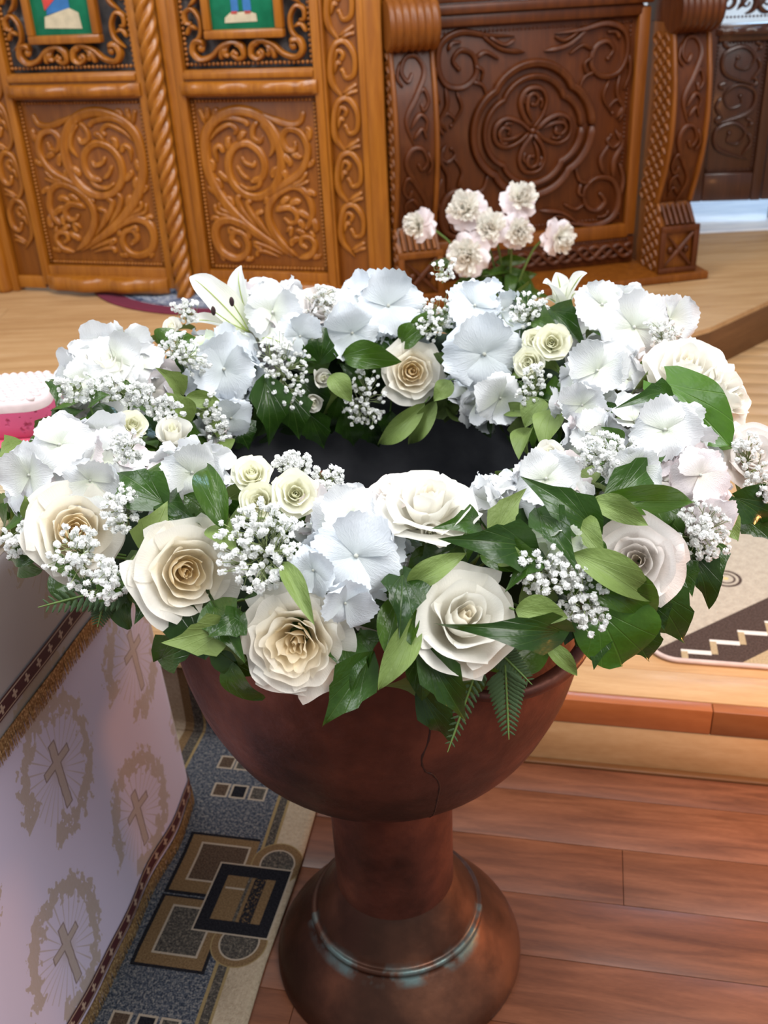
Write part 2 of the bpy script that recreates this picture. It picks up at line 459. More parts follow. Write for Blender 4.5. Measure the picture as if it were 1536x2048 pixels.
TP = (-1.15, -.490, -.80, .272)
curve = ring_curve(*TP, .035)
cc = np.array(curve); nxt = np.roll(cc, -1, 0); prv = np.roll(cc, 1, 0); tg = nxt - prv; tg /= np.linalg.norm(tg, axis=1)[:, None]
nr = np.stack([tg[:, 1], -tg[:, 0]], 1)
ar = np.concatenate([[0], np.cumsum(np.linalg.norm(nxt - cc, axis=1))[:-1]])
def fold(s, z, amp):
    return amp * (.5 * math.sin(s * 21 + 1.1) + .35 * math.sin(s * 34 + 2.2 + z) + .25 * math.sin(s * 9))
def skirt(off, z1, z0, nz, flare, amp, top=.822):
    P = []; U = []
    rows = [top] + list(np.linspace(top - .006, z0, nz))
    for i, (c, n_) in enumerate(zip(cc, nr)):
        row = []; ur = []
        for j, z in enumerate(rows):
            k = (top - z) / top
            o = off + flare * k ** 1.3 + fold(ar[i], z, amp) * min(1, k * 1.5)
            if j == 0: o = off - .006
            p = c + n_ * o; row.append(W(p[0], p[1], z)); ur.append((ar[i] + TP[2] + .035, z))
        P.append(row); U.append(ur)
    return P, U
def cross_cloth(cname, ground, gilt):
    mm = Mat(cname)
    u, v, _ = mm.xyz('UV')
    rowf = (v - .455) / .27; ri = (rowf + .5).floor()
    cz = v - .455 - ri * .27
    uu = u + .12 - ri * .105
    ui = (uu / .28 + .5).floor(); cu = uu - ui * .28
    wob = mm.noise(55, 2, None, 'UV') - .5
    cu2 = cu + wob * .004; cz2 = cz
    inx = (cu2.abs().lt(.0095)) * ((cz2 + .012).abs().lt(.062)); iny = ((cz2 - .012).abs().lt(.0085)) * (cu2.abs().lt(.036))
    cross = inx.mx(iny)
    inx = (cu2.abs().lt(.0072)) * ((cz2 + .012).abs().lt(.0595)); iny = ((cz2 - .012).abs().lt(.0062)) * (cu2.abs().lt(.0335))
    cin = inx.mx(iny); outl = (cross - cin).mx(0.0)
    ex = cu / .098; ez = cz / .118; er = (ex * ex + ez * ez).sqrt(); ang = cu.atan2(cz)
    rays = ((ang * 13.0).sin().abs().lt(.22)) * er.lt(.78) * er.gt(.24)
    lf = mm.noise(75, 3, (1, .7, 1), 'UV'); lf2 = mm.noise(24, 2, None, 'UV')
    gap = ((ang * 1.0 - .9).cos()).gt(-.93)
    band_ = (1.0 - ((er - .88 - (lf2 - .5) * .30) / .27).abs()).mx(0.0)
    wre = (band_ * .9 + (lf - .5) * 2.6).gt(.42) * band_.gt(.02) * gap
    glow = (1.0 - er / .30).clamp() * .6
    gold = (wre * .75).mx(rays * .55).mx(cin * .75).mx(glow)
    thr = mm.noise(420, 2, (1, .25, 1), 'UV')
    col = mm.mix((gold * (thr * .5 + .7)).clamp(), ground, gilt)
    col = mm.mix(outl * .85, col, (.16, .09, .06))
    mm.base(col).set(roughness=.5, sheen_weight=.3, metallic=gold * .25)
    mm.bump(gold * .8 + thr * .2, .2, .002); M[cname] = mm.m
cross_cloth('altar_cloth', (.60, .53, .70), (.43, .325, .215))
cross_cloth('overlay_cloth_shaded', (.32, .262, .25), (.27, .20, .12))  # same cloth pattern, the wreath's shade put into darker ground and gilt
mm = Mat('burgundy_band'); u, v, _ = mm.xyz('UV')
f = ((u / .034).fract() - .5).abs(); g_ = v
crs = (f.lt(.07) * (g_ - .5).abs().lt(.26)).mx((g_ - .5).abs().lt(.07) * f.lt(.2))
edg = ((g_ - .5).abs() - .37).abs().lt(.035)
mm.base(mm.mix(crs.mx(edg), (.060, .010, .014), (.42, .30, .22))).set(roughness=.7); M['burgundy_band'] = mm.m
mm = Mat('gold_fringe'); n = mm.noise(260, 2); mm.base(mm.ramp(n, [(.35, (.23, .13, .06)), (.55, (.48, .31, .14)), (.72, (.85, .66, .38))])).set(roughness=.35, metallic=.5); M['gold_fringe'] = mm.m

cloth = thing('altar_cloth', 'white altar cloth with gold crosses in leaf wreaths, hanging to the floor', 'cloth')
top = MB(); NX, NY = 26, 40
P = [[None] * NY for _ in range(NX)]
for i in range(NX):
    for j in range(NY):
        p = TP[0] + .006 + (TP[1] - TP[0] - .012) * i / (NX - 1); q = TP[2] + .006 + (TP[3] - TP[2] - .012) * j / (NY - 1)
        P[i][j] = W(p, q, .8215)
top.grid(P, [[(TP[0] + .03 * i, .03 * j) for j in range(NY)] for i in range(NX)]); top.obj('cloth_top', 'altar_cloth', cloth)
P, U = skirt(0, .822, .016, 34, .026, .006); MB().grid(P, U, True).obj('cloth_skirt', 'altar_cloth', cloth)
def ribbon(name, mat, zc, h, off, flare, amp, parent, wave=0.0, **k):
    P = []; U = []
    for i, (c, n_) in enumerate(zip(cc, nr)):
        row = []; ur = []
        for j in range(5):
            z = zc + h * (j / 4 - .5) + wave * math.sin(ar[i] * 16)
            kk = max(0, (.822 - z) / .822)
            o = off + flare * kk ** 1.3 + fold(ar[i], z, amp) * min(1, kk * 1.5) + .0008 * math.sin(math.pi * j / 4)
            p = c + n_ * o; row.append(W(p[0], p[1], z)); ur.append((ar[i], j / 4))
        P.append(row); U.append(ur)
    return MB().grid(P, U, True).obj(name, mat, parent, **k)
def fringe(zc, h, off, flare, amp, parent, q0=-.6):
    b = MB(); r_ = random.Random(2)
    s = 0.0
    while s < 1.25:
        i = int(np.searchsorted(ar, s)) % len(ar); c = cc[i]; n_ = nr[i]; t_ = tg[i]
        f_ = s - ar[i - 1] if i else 0
        base = cc[i - 1] + (cc[i] - cc[i - 1]) * min(1, max(0, (s - ar[i - 1]) / max(1e-6, ar[i] - ar[i - 1]))) if i else c
        def at(z, ds):
            kk = (.822 - z) / .822
            p = base + n_ * (off + flare * kk ** 1.3 + fold(s, z, amp) * min(1, kk * 1.5)) + t_ * ds
            return W(p[0], p[1], z)
        ds = r_.uniform(-.004, .004); zz = zc - h * .5 * r_.uniform(.85, 1.1)
        b.tube([at(zc + h * .5, 0), at(zc, ds * .4), at(zz, ds)], [.0011, .0010, .0004], 4, False)
        s += .0019
    b.obj('gold_fringe', 'gold_fringe', parent, kind='stuff')
ribbon('hem_band', 'burgundy_band', .062, .03, .0022, .026, .006, cloth, .002)
fringe(.024, .036, .0026, .026, .006, cloth)
over = thing('altar_overlay', 'shorter white overlay with burgundy band and gold fringe hanging over the altar cloth', 'cloth')
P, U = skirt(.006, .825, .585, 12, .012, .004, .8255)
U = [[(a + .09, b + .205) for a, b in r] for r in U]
MB().grid(P, U, True).obj('overlay_skirt', 'overlay_cloth_shaded', over)
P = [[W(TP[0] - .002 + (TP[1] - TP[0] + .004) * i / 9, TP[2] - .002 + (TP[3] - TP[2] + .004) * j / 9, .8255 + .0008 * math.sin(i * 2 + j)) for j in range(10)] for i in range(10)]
MB().grid(P, [[(.07 * i, .12 * j) for j in range(10)] for i in range(10)]).obj('overlay_top', 'overlay_cloth_shaded', over)
ribbon('burgundy_band', 'burgundy_band', .640, .028, .0082, .012, .004, over)
fringe(.588, .036, .0085, .012, .004, over)
# a fold of gold-threaded cloth lying on the table
mm = Mat('gold_fold'); n = mm.noise(200, 2); n2 = mm.noise(20, 3, (1, 6, 1)); mm.base(mm.ramp(n * .4 + n2 * .6, [(.35, (.30, .23, .14)), (.6, (.44, .35, .22)), (.75, (.62, .52, .36))])).set(roughness=.45, metallic=.2); mm.bump(n2, .4, .006); M['gold_fold'] = mm.m
P = []
for i in range(22):
    t = i / 21; a = math.pi * t
    P.append([W(-.545 - .05 * math.cos(a) + .008 * math.sin(j * 1.3), -.10 + .33 * j / 15 + .006 * math.sin(i), .827 + .048 * math.sin(a) ** .8 * (.8 + .2 * math.sin(j * .9 + i * .3))) for j in range(16)])
link('rolled_cloth', MB().grid(P).mesh('rolled_cloth', 'gold_fold'), None, label='rolled gold-threaded cloth on the altar cloth under the wreath', cat='cloth')

# pink sponge on a pink dish
mm = Mat('sponge_pink'); n = mm.noise(70, 2); pores = (n - .60).mx(0.0) * 8.0; mm.base(mm.mix(pores.clamp(), (.60, .095, .21), (.34, .03, .09))).set(roughness=.85); mm.bump(1.0 - pores, .5, .004); M['sponge_pink'] = mm.m
plain('sponge_white', (.74, .60, .60), roughness=.95); plain('dish_pink', (.68, .11, .18), roughness=.3)
SPX = W(-.672, .222)
sp = thing('bath_sponge', 'pink bath sponge with a white quilted top at the left edge', 'sponge', (SPX[0], SPX[1], .858), RZ + .25)
bm = bmesh.new()
def rounded(hx, hy, r, n=8):
    o = []
    for cx_, cy_, a0 in ((hx - r, hy - r, 0), (-hx + r, hy - r, 90), (-hx + r, -hy + r, 180), (hx - r, -hy + r, 270)):
        for i in range(n + 1): a = math.radians(a0 + 90 * i / n); o.append((cx_ + r * math.cos(a), cy_ + r * math.sin(a)))
    return o
def slab_(levels, cap=True):
    b = MB(); n = len(levels[0][0]); P = [[(x, y, z) for pts, z in levels for x, y in [pts[i]]] for i in range(n)]
    b.grid(P, closed_u=True)
    if cap: b.poly([(x, y, levels[-1][1]) for x, y in levels[-1][0]]); b.poly([(x, y, levels[0][1]) for x, y in levels[0][0]], True)
    return b
R_ = lambda k: rounded(.105 * k, .066 * k, .035 * k)
sharp(slab_([(R_(.95), 0), (R_(1), .006), (R_(1.01), .02), (R_(1), .044)]).obj('sponge_body', 'sponge_pink', sp), 50)
b = slab_([(R_(1), .0442), (R_(.995), .054), (R_(.96), .060), (R_(.90), .062)])
for i in range(-7, 8):
    for j in range(-4, 5):
        x, y = i * .0135 + (j % 2) * .0067, j * .0135
        if abs(x) < .088 and abs(y) < .055: b.ball((x, y, .061), .0078, 1, (1, 1, .75))
b.obj('sponge_top', 'sponge_white', sp, label='white quilted scrubbing layer')
ds = thing('soap_dish', 'pink dish under the bath sponge at the left edge', 'dish', (SPX[0] - .005, SPX[1] - .01, .8395), RZ + .25)
Q = lambda k: rounded(.118 * k, .08 * k, .03 * k)
slab_([(Q(.8), 0), (Q(.9), .002), (Q(1), .014), (Q(1.0), .018), (Q(.97), .018)]).obj('dish_body', 'dish_pink', ds)

# ------------------------------------------------------------------ rugs
mm = Mat('runner_rug'); u, v, _ = mm.xyz('UV')             # u across, v along the runner
sp1 = mm.noise(330, 2, None, 'UV'); sp2 = mm.noise(150, 2, None, 'UV'); big = mm.noise(9, 2, None, 'UV')
spk = (sp1 * .6 + sp2 * .4)
navy = mm.ramp(spk, [(.40, (.022, .029, .045)), (.50, (.07, .08, .10)), (.60, (.21, .20, .19))])
navy2 = mm.ramp(spk, [(.38, (.03, .028, .026)), (.52, (.075, .066, .056)), (.66, (.20, .17, .13))])
beige = mm.ramp(sp2 * .5 + big * .5, [(.32, (.28, .22, .15)), (.66, (.44, .36, .26))])
tan = mm.ramp(sp1, [(.35, (.13, .078, .036)), (.65, (.20, .13, .066))])
brown = mm.ramp(sp1, [(.35, (.045, .028, .02)), (.65, (.11, .075, .05))])
black = mm.ramp(sp1, [(.35, (.006, .006, .009)), (.65, (.02, .02, .024))])
dv = (v + 0.0 + .25).mod(.66) - .25                        # the pattern repeats along the runner
def rect(x0, x1, y0, y1): return (u.gt(x0)) * (u.lt(x1)) * (dv.gt(y0)) * (dv.lt(y1))
def disc(cx_, cy_, r): a = u - cx_; b = dv - cy_; return ((a * a + b * b).sqrt()).lt(r)
cur = navy
def over_(mask, colr):
    global cur
    cur = mm.mix(mask, cur, colr)
gold_l = (.26, .19, .09)
over_(u.gt(-.296), navy2); over_(((u + .296).abs()).lt(.003), gold_l); over_(((u + .274).abs()).lt(.003), gold_l)
over_(u.gt(-.272), beige)
over_(u.lt(-.520), navy2); over_(((u + .520).abs()).lt(.003), gold_l); over_(u.lt(-.545), tan); over_(u.lt(-.565), beige)
lt_ = (.36, .30, .23)
over_(rect(-.447, -.305, .035, .182), black); over_(rect(-.440, -.305, .042, .176), tan)
over_(rect(-.418, -.318, .068, .160), lt_); over_(rect(-.414, -.322, .072, .156), brown)
over_(rect(-.447, -.312, -.118, .032), black); over_(rect(-.440, -.318, -.112, .028), tan)
over_(rect(-.418, -.334, -.090, .012), lt_); over_(rect(-.414, -.338, -.086, .008), navy2)
over_(disc(-.258, .128, .050), gold_l); over_(rect(-.308, -.208, .10, .128), gold_l); over_(disc(-.258, .128, .048), tan); over_(disc(-.258, .128, .034), lt_); over_(disc(-.258, .128, .031), navy2)
over_(disc(-.272, -.048, .050), gold_l); over_(disc(-.272, -.048, .048), tan); over_(disc(-.272, -.048, .036), lt_); over_(disc(-.272, -.048, .033), navy2)
over_(rect(-.366, -.224, -.036, .118), lt_); over_(rect(-.363, -.227, -.033, .115), black)
over_(rect(-.341, -.249, -.008, .090), tan)
st = (sp2 * .02 + u)
over_(rect(-.300, -.294, -.008, .090), navy2); over_(rect(-.288, -.266, -.008, .09) * (spk.gt(.45)), black); over_(rect(-.337, -.30, .06, .064), lt_)
for x0, y0, cq in ((-.436, .283, brown), (-.397, .283, black), (-.356, .283, navy2), (-.450, .362, brown), (-.412, .362, navy2), (-.436, -.236, brown), (-.392, -.236, black), (-.352, -.236, navy2)):
    over_(rect(x0 - .004, x0 + .031, y0 - .004, y0 + .034), lt_); over_(rect(x0, x0 + .027, y0, y0 + .030), cq)
mm.base(cur).set(roughness=.95, specular_ior_level=.1); mm.bump(spk, .8, .006); M['runner_rug'] = mm.m
path = [(-.75, .006), (.440, .006), (.462, .008), (.472, .018), (.4755, .04), (.4755, .155), (.478, .170), (.488, .1765), (.51, .177), (.95, .177)]
P = []; U = []; pp = catmull(path, 6)
ln = np.concatenate([[0], np.cumsum(np.linalg.norm(np.diff(pp, axis=0), axis=1))]) - .75
for i in range(30):
    a = -.214 - .42 * i / 29
    P.append([W(a + .003 * math.sin(q * 14), q, z) for q, z in pp]); U.append([(a, l) for l in ln])
run = MB().grid(P, U)
rg = run.obj('runner_rug', 'runner_rug', None, label='long dark blue and brown patterned runner climbing the step left of the font', cat='rug')
sm = rg.modifiers.new('thickness', 'SOLIDIFY'); sm.thickness = .005; sm.offset = 0

mm = Mat('zigzag_rug'); u, v, _ = mm.xyz('UV'); sp1 = mm.noise(260, 2, None, 'UV'); sp2 = mm.noise(60, 3, None, 'UV')
beige = mm.ramp(sp1 * .5 + sp2 * .5, [(.35, (.36, .30, .235)), (.65, (.50, .43, .34))])
tanc = mm.ramp(sp1, [(.35, (.34, .25, .14)), (.65, (.46, .35, .21))])
dk = mm.ramp(sp1, [(.35, (.045, .028, .022)), (.65, (.09, .06, .05))])
cur = beige
g = v - u * .885
d1 = g - .262                                              # upper edge of the dark band
over_(d1.lt(0.0), dk)
over_((g + .0).lt(.085), tanc)
zz_ = (v - .652) ; stp = ((u - .46 + (v - .652) * -1.0) / .075)
s1 = ((u - .50) / .062); fr = s1.fract(); zl = .655 + 0.0 * u
lev = (s1.floor() * .042 + .660)
over_(((v - lev).abs().lt(.007)) * (u.gt(.44)) * (g.lt(.25)), (.70, .64, .58))
over_((fr.lt(.22)) * (v.lt(lev)) * (v.gt(lev - .045)) * (u.gt(.45)), tanc)
over_((((u - .622).abs() * 1.0 + 0.0)._op('POWER', 2.0) + (v - .957)._op('POWER', 2.0)).sqrt().lt(.036), dk)
rr = ((u - .622)._op('POWER', 2.0) + (v - .957)._op('POWER', 2.0)).sqrt()
over_(rr.lt(.029), beige); over_(rr.lt(.022), dk); over_(rr.lt(.017), beige); over_(rr.lt(.006), (.6, .45, .2))
mm.base(cur).set(roughness=.95, specular_ior_level=.1); mm.bump(sp1, .6, .005); M['zigzag_rug'] = mm.m
plain('rug_edge', (.62, .47, .42), roughness=.9)
outl = rounded(.55, .34, .06, 8); outl = [(x + .985, y + .972) for x, y in outl]
zr = thing('zigzag_rug', 'beige and brown rug with white zigzag lying on the step at right', 'rug')
b = MB(); b.poly([W(p, q, .1805) for p, q in outl]); b.uv = list(outl); b.obj('rug_pile', 'zigzag_rug', zr, False)
MB().tube([W(p, q, .1765) for p, q in outl + outl[:1]], .0055, 8).obj('rug_edging', 'rug_edge', zr, label='pinkish bound edge')

mm = Mat('oval_rug'); x, y, z = mm.xyz(); rr = ((x / .62)._op('POWER', 2.0) + (y / .52)._op('POWER', 2.0)).sqrt(); n = mm.noise(13, 3, None, 'Object', dist=1.5); n2 = mm.noise(160, 2)
lace = mm.ramp(n, [(.42, (.06, .085, .16)), (.49, (.42, .44, .48)), (.56, (.08, .11, .20)), (.62, (.45, .47, .5))])
mm.base(mm.mix(rr.gt(.87), mm.mix((rr - .845).abs().lt(.012), lace, (.03, .04, .08)), (.14, .012, .035))).set(roughness=.95); mm.bump(n2, .5, .004); M['oval_rug'] = mm.m
ov = thing('oval_rug', 'oval blue and white rug with burgundy border under the carved doors', 'rug', (-.55, 3.05, PZ), -.25)
b = MB(); ell = [(.62 * math.cos(2 * math.pi * i / 72), .52 * math.sin(2 * math.pi * i / 72)) for i in range(72)]
b.poly([(x, y, .008) for x, y in ell]); b.obj('rug_pile', 'oval_rug', ov, False)
plain('burgundy_edge', (.17, .015, .04), roughness=.9)
MB().tube([(x, y, .005) for x, y in ell + ell[:1]], .005, 6).obj('rug_edging', 'burgundy_edge', ov)
# ------------------------------------------------------------------ carving
def relief(b, pts, w, h, y0=0.0, taper=(.15, .3), groove=True):
    """a raised, grooved, tapering ridge along a line in the x,z plane, standing out to -y"""
    P = np.asarray(pts, float)
    n = len(P); d = np.gradient(P, axis=0); d /= np.maximum(1e-9, np.linalg.norm(d, axis=1))[:, None]
    nn = np.stack([-d[:, 1], d[:, 0]], 1)
    t = np.linspace(0, 1, n)
    h = h * 1.55; k = np.clip(t / max(1e-6, taper[0]), 0, 1) ** .6 * (1 - (1 - taper[1]) * t)
    k = np.maximum(k, .04); k[-1] *= .6
    prof = [(-1, 0), (-.82, .62), (-.45, 1.0), (-.08, .72 if groove else 1.0), (.3, .8 if groove else .95), (.75, .55), (1, 0)]
    rows = []
    for p, m_, kk in zip(P, nn, k):
        rows.append([(p[0] + m_[0] * a * w * kk, y0 - hh * h * (.4 + .6 * min(1, kk)), p[1] + m_[1] * a * w * kk) for a, hh in prof])
    b.grid(rows); b.poly(rows[-1]); b.poly(rows[0], True)
    return b
def spiral(c, r, a0, turns, dirn=1, n=40, shrink=.82):
    t = np.linspace(0, 1, n); a = math.radians(a0) + dirn * 2 * math.pi * turns * t
    rr = r * (1 - shrink * t ** .85)
    return np.stack([c[0] + rr * np.cos(a), c[1] + rr * np.sin(a)], 1)
def carve(parent, pts, w, h, y0, mat, name='carved_scroll', ball=None, **k):
    b = MB(); relief(b, pts, w, h, y0, **k)
    if ball: b.ball((ball[0], y0 - h * .5, ball[1]), ball[2], 1, (1, .8, 1))
    return b.obj(name, mat, parent)
def beads(parent, mat, lines, r, step, y0):
    b = MB()
    for (x0, z0), (x1, z1) in lines:
        L = math.hypot(x1 - x0, z1 - z0); k = int(L / step)
        for i in range(k + 1):
            b.ball((x0 + (x1 - x0) * i / k, y0, z0 + (z1 - z0) * i / k), r, 1)
    b.obj('bead_trim', mat, parent, kind='stuff')
def box(parent, name, mat, *a, bev=.004, **k):
    return sharp(MB().box(*a, bev).obj(name, mat, parent, **k), 40)
def rect_lines(x0, x1, z0, z1): return [((x0, z0), (x1, z0)), ((x0, z1), (x1, z1)), ((x0, z0), (x0, z1)), ((x1, z0), (x1, z1))]

DOOR = [  # main lines of the door carving, in thousandths of the panel as drawn on the wood
 ([(590, 1380), (800, 1260), (980, 1120), (1110, 960), (1180, 780), (1180, 600), (1120, 420), (980, 300), (800, 250), (640, 290), (550, 400), (530, 560), (570, 700), (660, 830), (800, 900), (930, 880), (1010, 780), (1000, 640), (920, 530), (800, 490), (710, 550), (690, 650), (740, 750), (830, 780)], 44),
 ([(600, 1375), (690, 1300), (760, 1180), (775, 1060), (720, 940), (600, 850), (480, 815), (400, 870), (380, 1000), (430, 1100), (470, 1140)], 36),
 ([(700, 1010), (640, 985), (560, 980), (520, 1030), (540, 1090), (600, 1105), (630, 1070)], 28),
 ([(600, 1385), (490, 1355), (430, 1280), (455, 1220), (520, 1215), (545, 1265), (510, 1295)], 28),
 ([(640, 1380), (850, 1240), (1000, 1130), (1130, 1085), (1240, 1125), (1290, 1230), (1265, 1350), (1160, 1400), (1060, 1365), (1015, 1280), (1040, 1195), (1110, 1185), (1145, 1250), (1100, 1300)], 38),
 ([(730, 900), (570, 800), (420, 720), (335, 620), (300, 520), (330, 420), (420, 390), (485, 450), (470, 535), (410, 540), (390, 490)], 32),
 ([(640, 260), (510, 320), (400, 355), (310, 335), (265, 260)], 26),
 ([(560, 800), (430, 775), (350, 705)], 20), ([(560, 805), (440, 800), (350, 770)], 18),
 ([(1090, 640), (1080, 540), (1030, 510), (1010, 560)], 22),
 ([(1120, 440), (1040, 350), (920, 300), (780, 320), (740, 360)], 24), ([(1110, 480), (1020, 400), (900, 350), (850, 390), (880, 430)], 20),
 ([(1090, 330), (1060, 270), (1050, 220)], 24), ([(1100, 360), (1110, 280), (1120, 235)], 20),
 ([(580, 420), (620, 340), (640, 300)], 20), ([(640, 600), (580, 520), (590, 420), (640, 340)], 22), ([(640, 430), (680, 480), (730, 450), (710, 380), (660, 330)], 24),
 ([(820, 1200), (900, 1060), (930, 960), (880, 920)], 26), ([(880, 1170), (980, 1020), (1000, 930), (970, 880)], 26), ([(770, 1250), (850, 1130), (870, 1040), (800, 1010)], 24),
 ([(960, 1110), (1090, 1040), (1170, 1000), (1165, 940)], 22), ([(970, 1130), (1120, 1060), (1210, 1030), (1215, 960)], 20),
 ([(720, 1360), (850, 1300), (950, 1270), (900, 1330)], 22), ([(760, 1380), (870, 1340), (940, 1340), (960, 1380)], 20),
 ([(1000, 1240), (1060, 1190), (1130, 1150), (1150, 1200)], 18),
 ([(660, 1180), (600, 1140), (620, 1210)], 20), ([(760, 620), (790, 660), (850, 640), (870, 590)], 20), ([(850, 770), (900, 730), (930, 660)], 20),
 ([(720, 700), (780, 810), (880, 840), (950, 800)], 18)]
def door_carving(parent, x0, x1, z0, z1, mirror, mat, y0):
    for pts, w in DOOR:
        P = []
        for px, py in pts:
            u = (px - 180 - (py - 190) * .1746) / 958; v = 1 - (py - 190) / 1260
            if mirror: u = 1 - u
            P.append((x0 + u * (x1 - x0), z0 + v * (z1 - z0)))
        C = catmull(P, 5); long_ = len(pts) > 5
        carve(parent, C, w * .00058, .014 if long_ else .012, y0, mat, 'carved_scroll' if long_ else 'carved_leaf',
              ball=(C[-1][0], C[-1][1], .010) if long_ else None, taper=(.12, .55) if long_ else (.3, .8))
    # small leaves wherever the scrolls leave room
    lines = [catmull(pts, 6) for pts, w in DOOR if len(pts) > 5]; allp = [tuple(q) for pts, w in DOOR for q in catmull(pts, 4)]; extra = []
    for C in lines:
        d = np.gradient(C, axis=0); d /= np.linalg.norm(d, axis=1)[:, None]
        for i in range(6, len(C) - 8, 5):
            for s in (-1, 1):
                nn = np.array([-d[i][1], d[i][0]]) * s
                for Ln in (95, 70, 50):
                    pt = [C[i] - d[i] * 8 + nn * 12, C[i] + d[i] * Ln * .35 + nn * Ln * .42, C[i] + d[i] * Ln * .78 + nn * Ln * .62, C[i] + d[i] * Ln * .95 + nn * Ln * .42]
                    ok = True
                    for q in pt[1:]:
                        uu = (q[0] - 180 - (q[1] - 190) * .1746) / 958; vv = 1 - (q[1] - 190) / 1260
                        if not (.03 < uu < .97 and .03 < vv < .97): ok = False; break
                        for a in allp:
                            dd = (a[0] - q[0]) ** 2 + (a[1] - q[1]) ** 2
                            if dd < 32 ** 2 and (a[0] - C[i][0]) ** 2 + (a[1] - C[i][1]) ** 2 > 34 ** 2: ok = False; break
                        if not ok: break
                    if ok:
                        extra.append((pt, 20 + Ln * .07)); allp += [tuple(q) for q in catmull(pt, 3)]; break
    for pts, w in extra:
        P = []
        for px, py in pts:
            u = (px - 180 - (py - 190) * .1746) / 958; v = 1 - (py - 190) / 1260
            if mirror: u = 1 - u
            P.append((x0 + u * (x1 - x0), z0 + v * (z1 - z0)))
        carve(parent, catmull(P, 4), w * .00060, .011, y0, mat, 'carved_leaf', taper=(.3, .85))
def vine_strip(parent, x0, x1, z0, z1, mat, y0, pitch=.165, flip=1, w=.0128):
    xm = (x0 + x1) / 2; hw = (x1 - x0) / 2; z = z1; k = 0
    while z - pitch * .75 > z0:
        s = flip * (1 if k % 2 == 0 else 1); c = (xm - s * hw * .08, z - pitch * .42); r = hw * .68
        stem = [(xm + s * hw * .1, z - pitch * 1.12), (xm - s * hw * .72, z - pitch * .80), (xm - s * hw * .78, z - pitch * .45), (xm - s * hw * .45, z - pitch * .12), (xm + s * hw * .2, z - pitch * .06), (xm + s * hw * .72, z - pitch * .30), (xm + s * hw * .66, z - pitch * .62), (xm + s * hw * .18, z - pitch * .70), (xm - s * hw * .05, z - pitch * .56)]
        C = catmull([p for p in stem if p[1] > z0 - .01], 6); carve(parent, C, w * 1.15, .014, y0, mat, ball=(C[-1][0], C[-1][1], .011), taper=(.15, .6))
        for q, nm in (([(xm - s * hw * .62, z - pitch * .5), (xm - s * hw * .3, z - pitch * .22), (xm + s * hw * .05, z - pitch * .28), (xm - s * hw * .12, z - pitch * .40)], 0),
                  ([(xm - s * hw * .55, z - pitch * .62), (xm - s * hw * .35, z - pitch * .42), (xm - s * hw * .1, z - pitch * .45)], 0),
                  ([(xm - s * hw * .2, z - pitch * .98), (xm + s * hw * .45, z - pitch * .86), (xm + s * hw * .75, z - pitch * .80)], 0),
                  ([(xm - s * hw * .1, z - pitch * 1.02), (xm + s * hw * .4, z - pitch * .94), (xm + s * hw * .8, z - pitch * .92)], 0)):
            if min(p[1] for p in q) > z0: carve(parent, catmull(q, 5), w * .8, .011, y0, mat, 'carved_leaf', taper=(.3, .8))
        z -= pitch; k += 1
def rope(parent, x, y, z0, z1, r, mat, pitch=.056, name='twisted_column'):
    nz = int((z1 - z0) / .006); P = []
    for i in range(36):
        a = 2 * math.pi * i / 36; row = []
        for j in range(nz + 1):
            z = z0 + (z1 - z0) * j / nz
            k = abs(math.sin(2.0 * a - math.pi * z / pitch)); 
            rr = r * (.62 + .50 * k ** .8); row.append((x + rr * math.cos(a), y + rr * math.sin(a), z))
        P.append(row)
    return MB().grid(P, closed_u=True).obj(name, mat, parent)
def wavy_shelf(parent, x0, x1, z0, z1, depth, mat, label=None):
    n = 40; P = []
    prof = [(0, 0), (.75, .02), (.96, .2), (1.0, .5), (.94, .82), (.80, .98), (0, 1)]
    for i in range(n + 1):
        t = i / n; x = x0 + (x1 - x0) * t
        e = min(1, math.sin(math.pi * min(t, 1 - t) * 2.6 if min(t, 1 - t) < .19 else math.pi / 2) ** .5) if 0 < t < 1 else .35
        d = depth * max(.35, e) * (.86 + .14 * math.cos(t * 6 * math.pi) * (1 if .1 < t < .9 else 0))
        P.append([(x, -d * a, z0 + (z1 - z0) * c) for a, c in prof])
    b = MB().grid(P); b.poly(P[0], True); b.poly(P[-1])
    return sharp(b.obj('shelf', mat, parent), 50)

WR = -math.atan(.29)
def wall_thing(name, label, cat): return thing(name, label, cat, (0, 2.59, 0), WR)
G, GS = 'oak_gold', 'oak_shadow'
mm = Mat('icon_green'); n = mm.noise(20, 3); mm.base(mm.ramp(n, [(.3, (.0, .10, .045)), (.7, (.004, .15, .07))])).set(roughness=.25); M['icon_green'] = mm.m
plain('robe_red', (.55, .05, .04), roughness=.4); plain('robe_blue', (.03, .14, .36), roughness=.4); plain('icon_rock', (.52, .44, .30), roughness=.5); plain('icon_gold', (.55, .40, .14), roughness=.4)
mm = Mat('dim_room_tone'); n = mm.noise(14, 4); mm.base(mm.ramp(n, [(.3, (.03, .028, .03)), (.62, (.10, .09, .09)), (.75, (.30, .28, .27))])).set(roughness=.9); M['dim_room_tone'] = mm.m  # dimness of the room beyond the lattice put into a dark colour

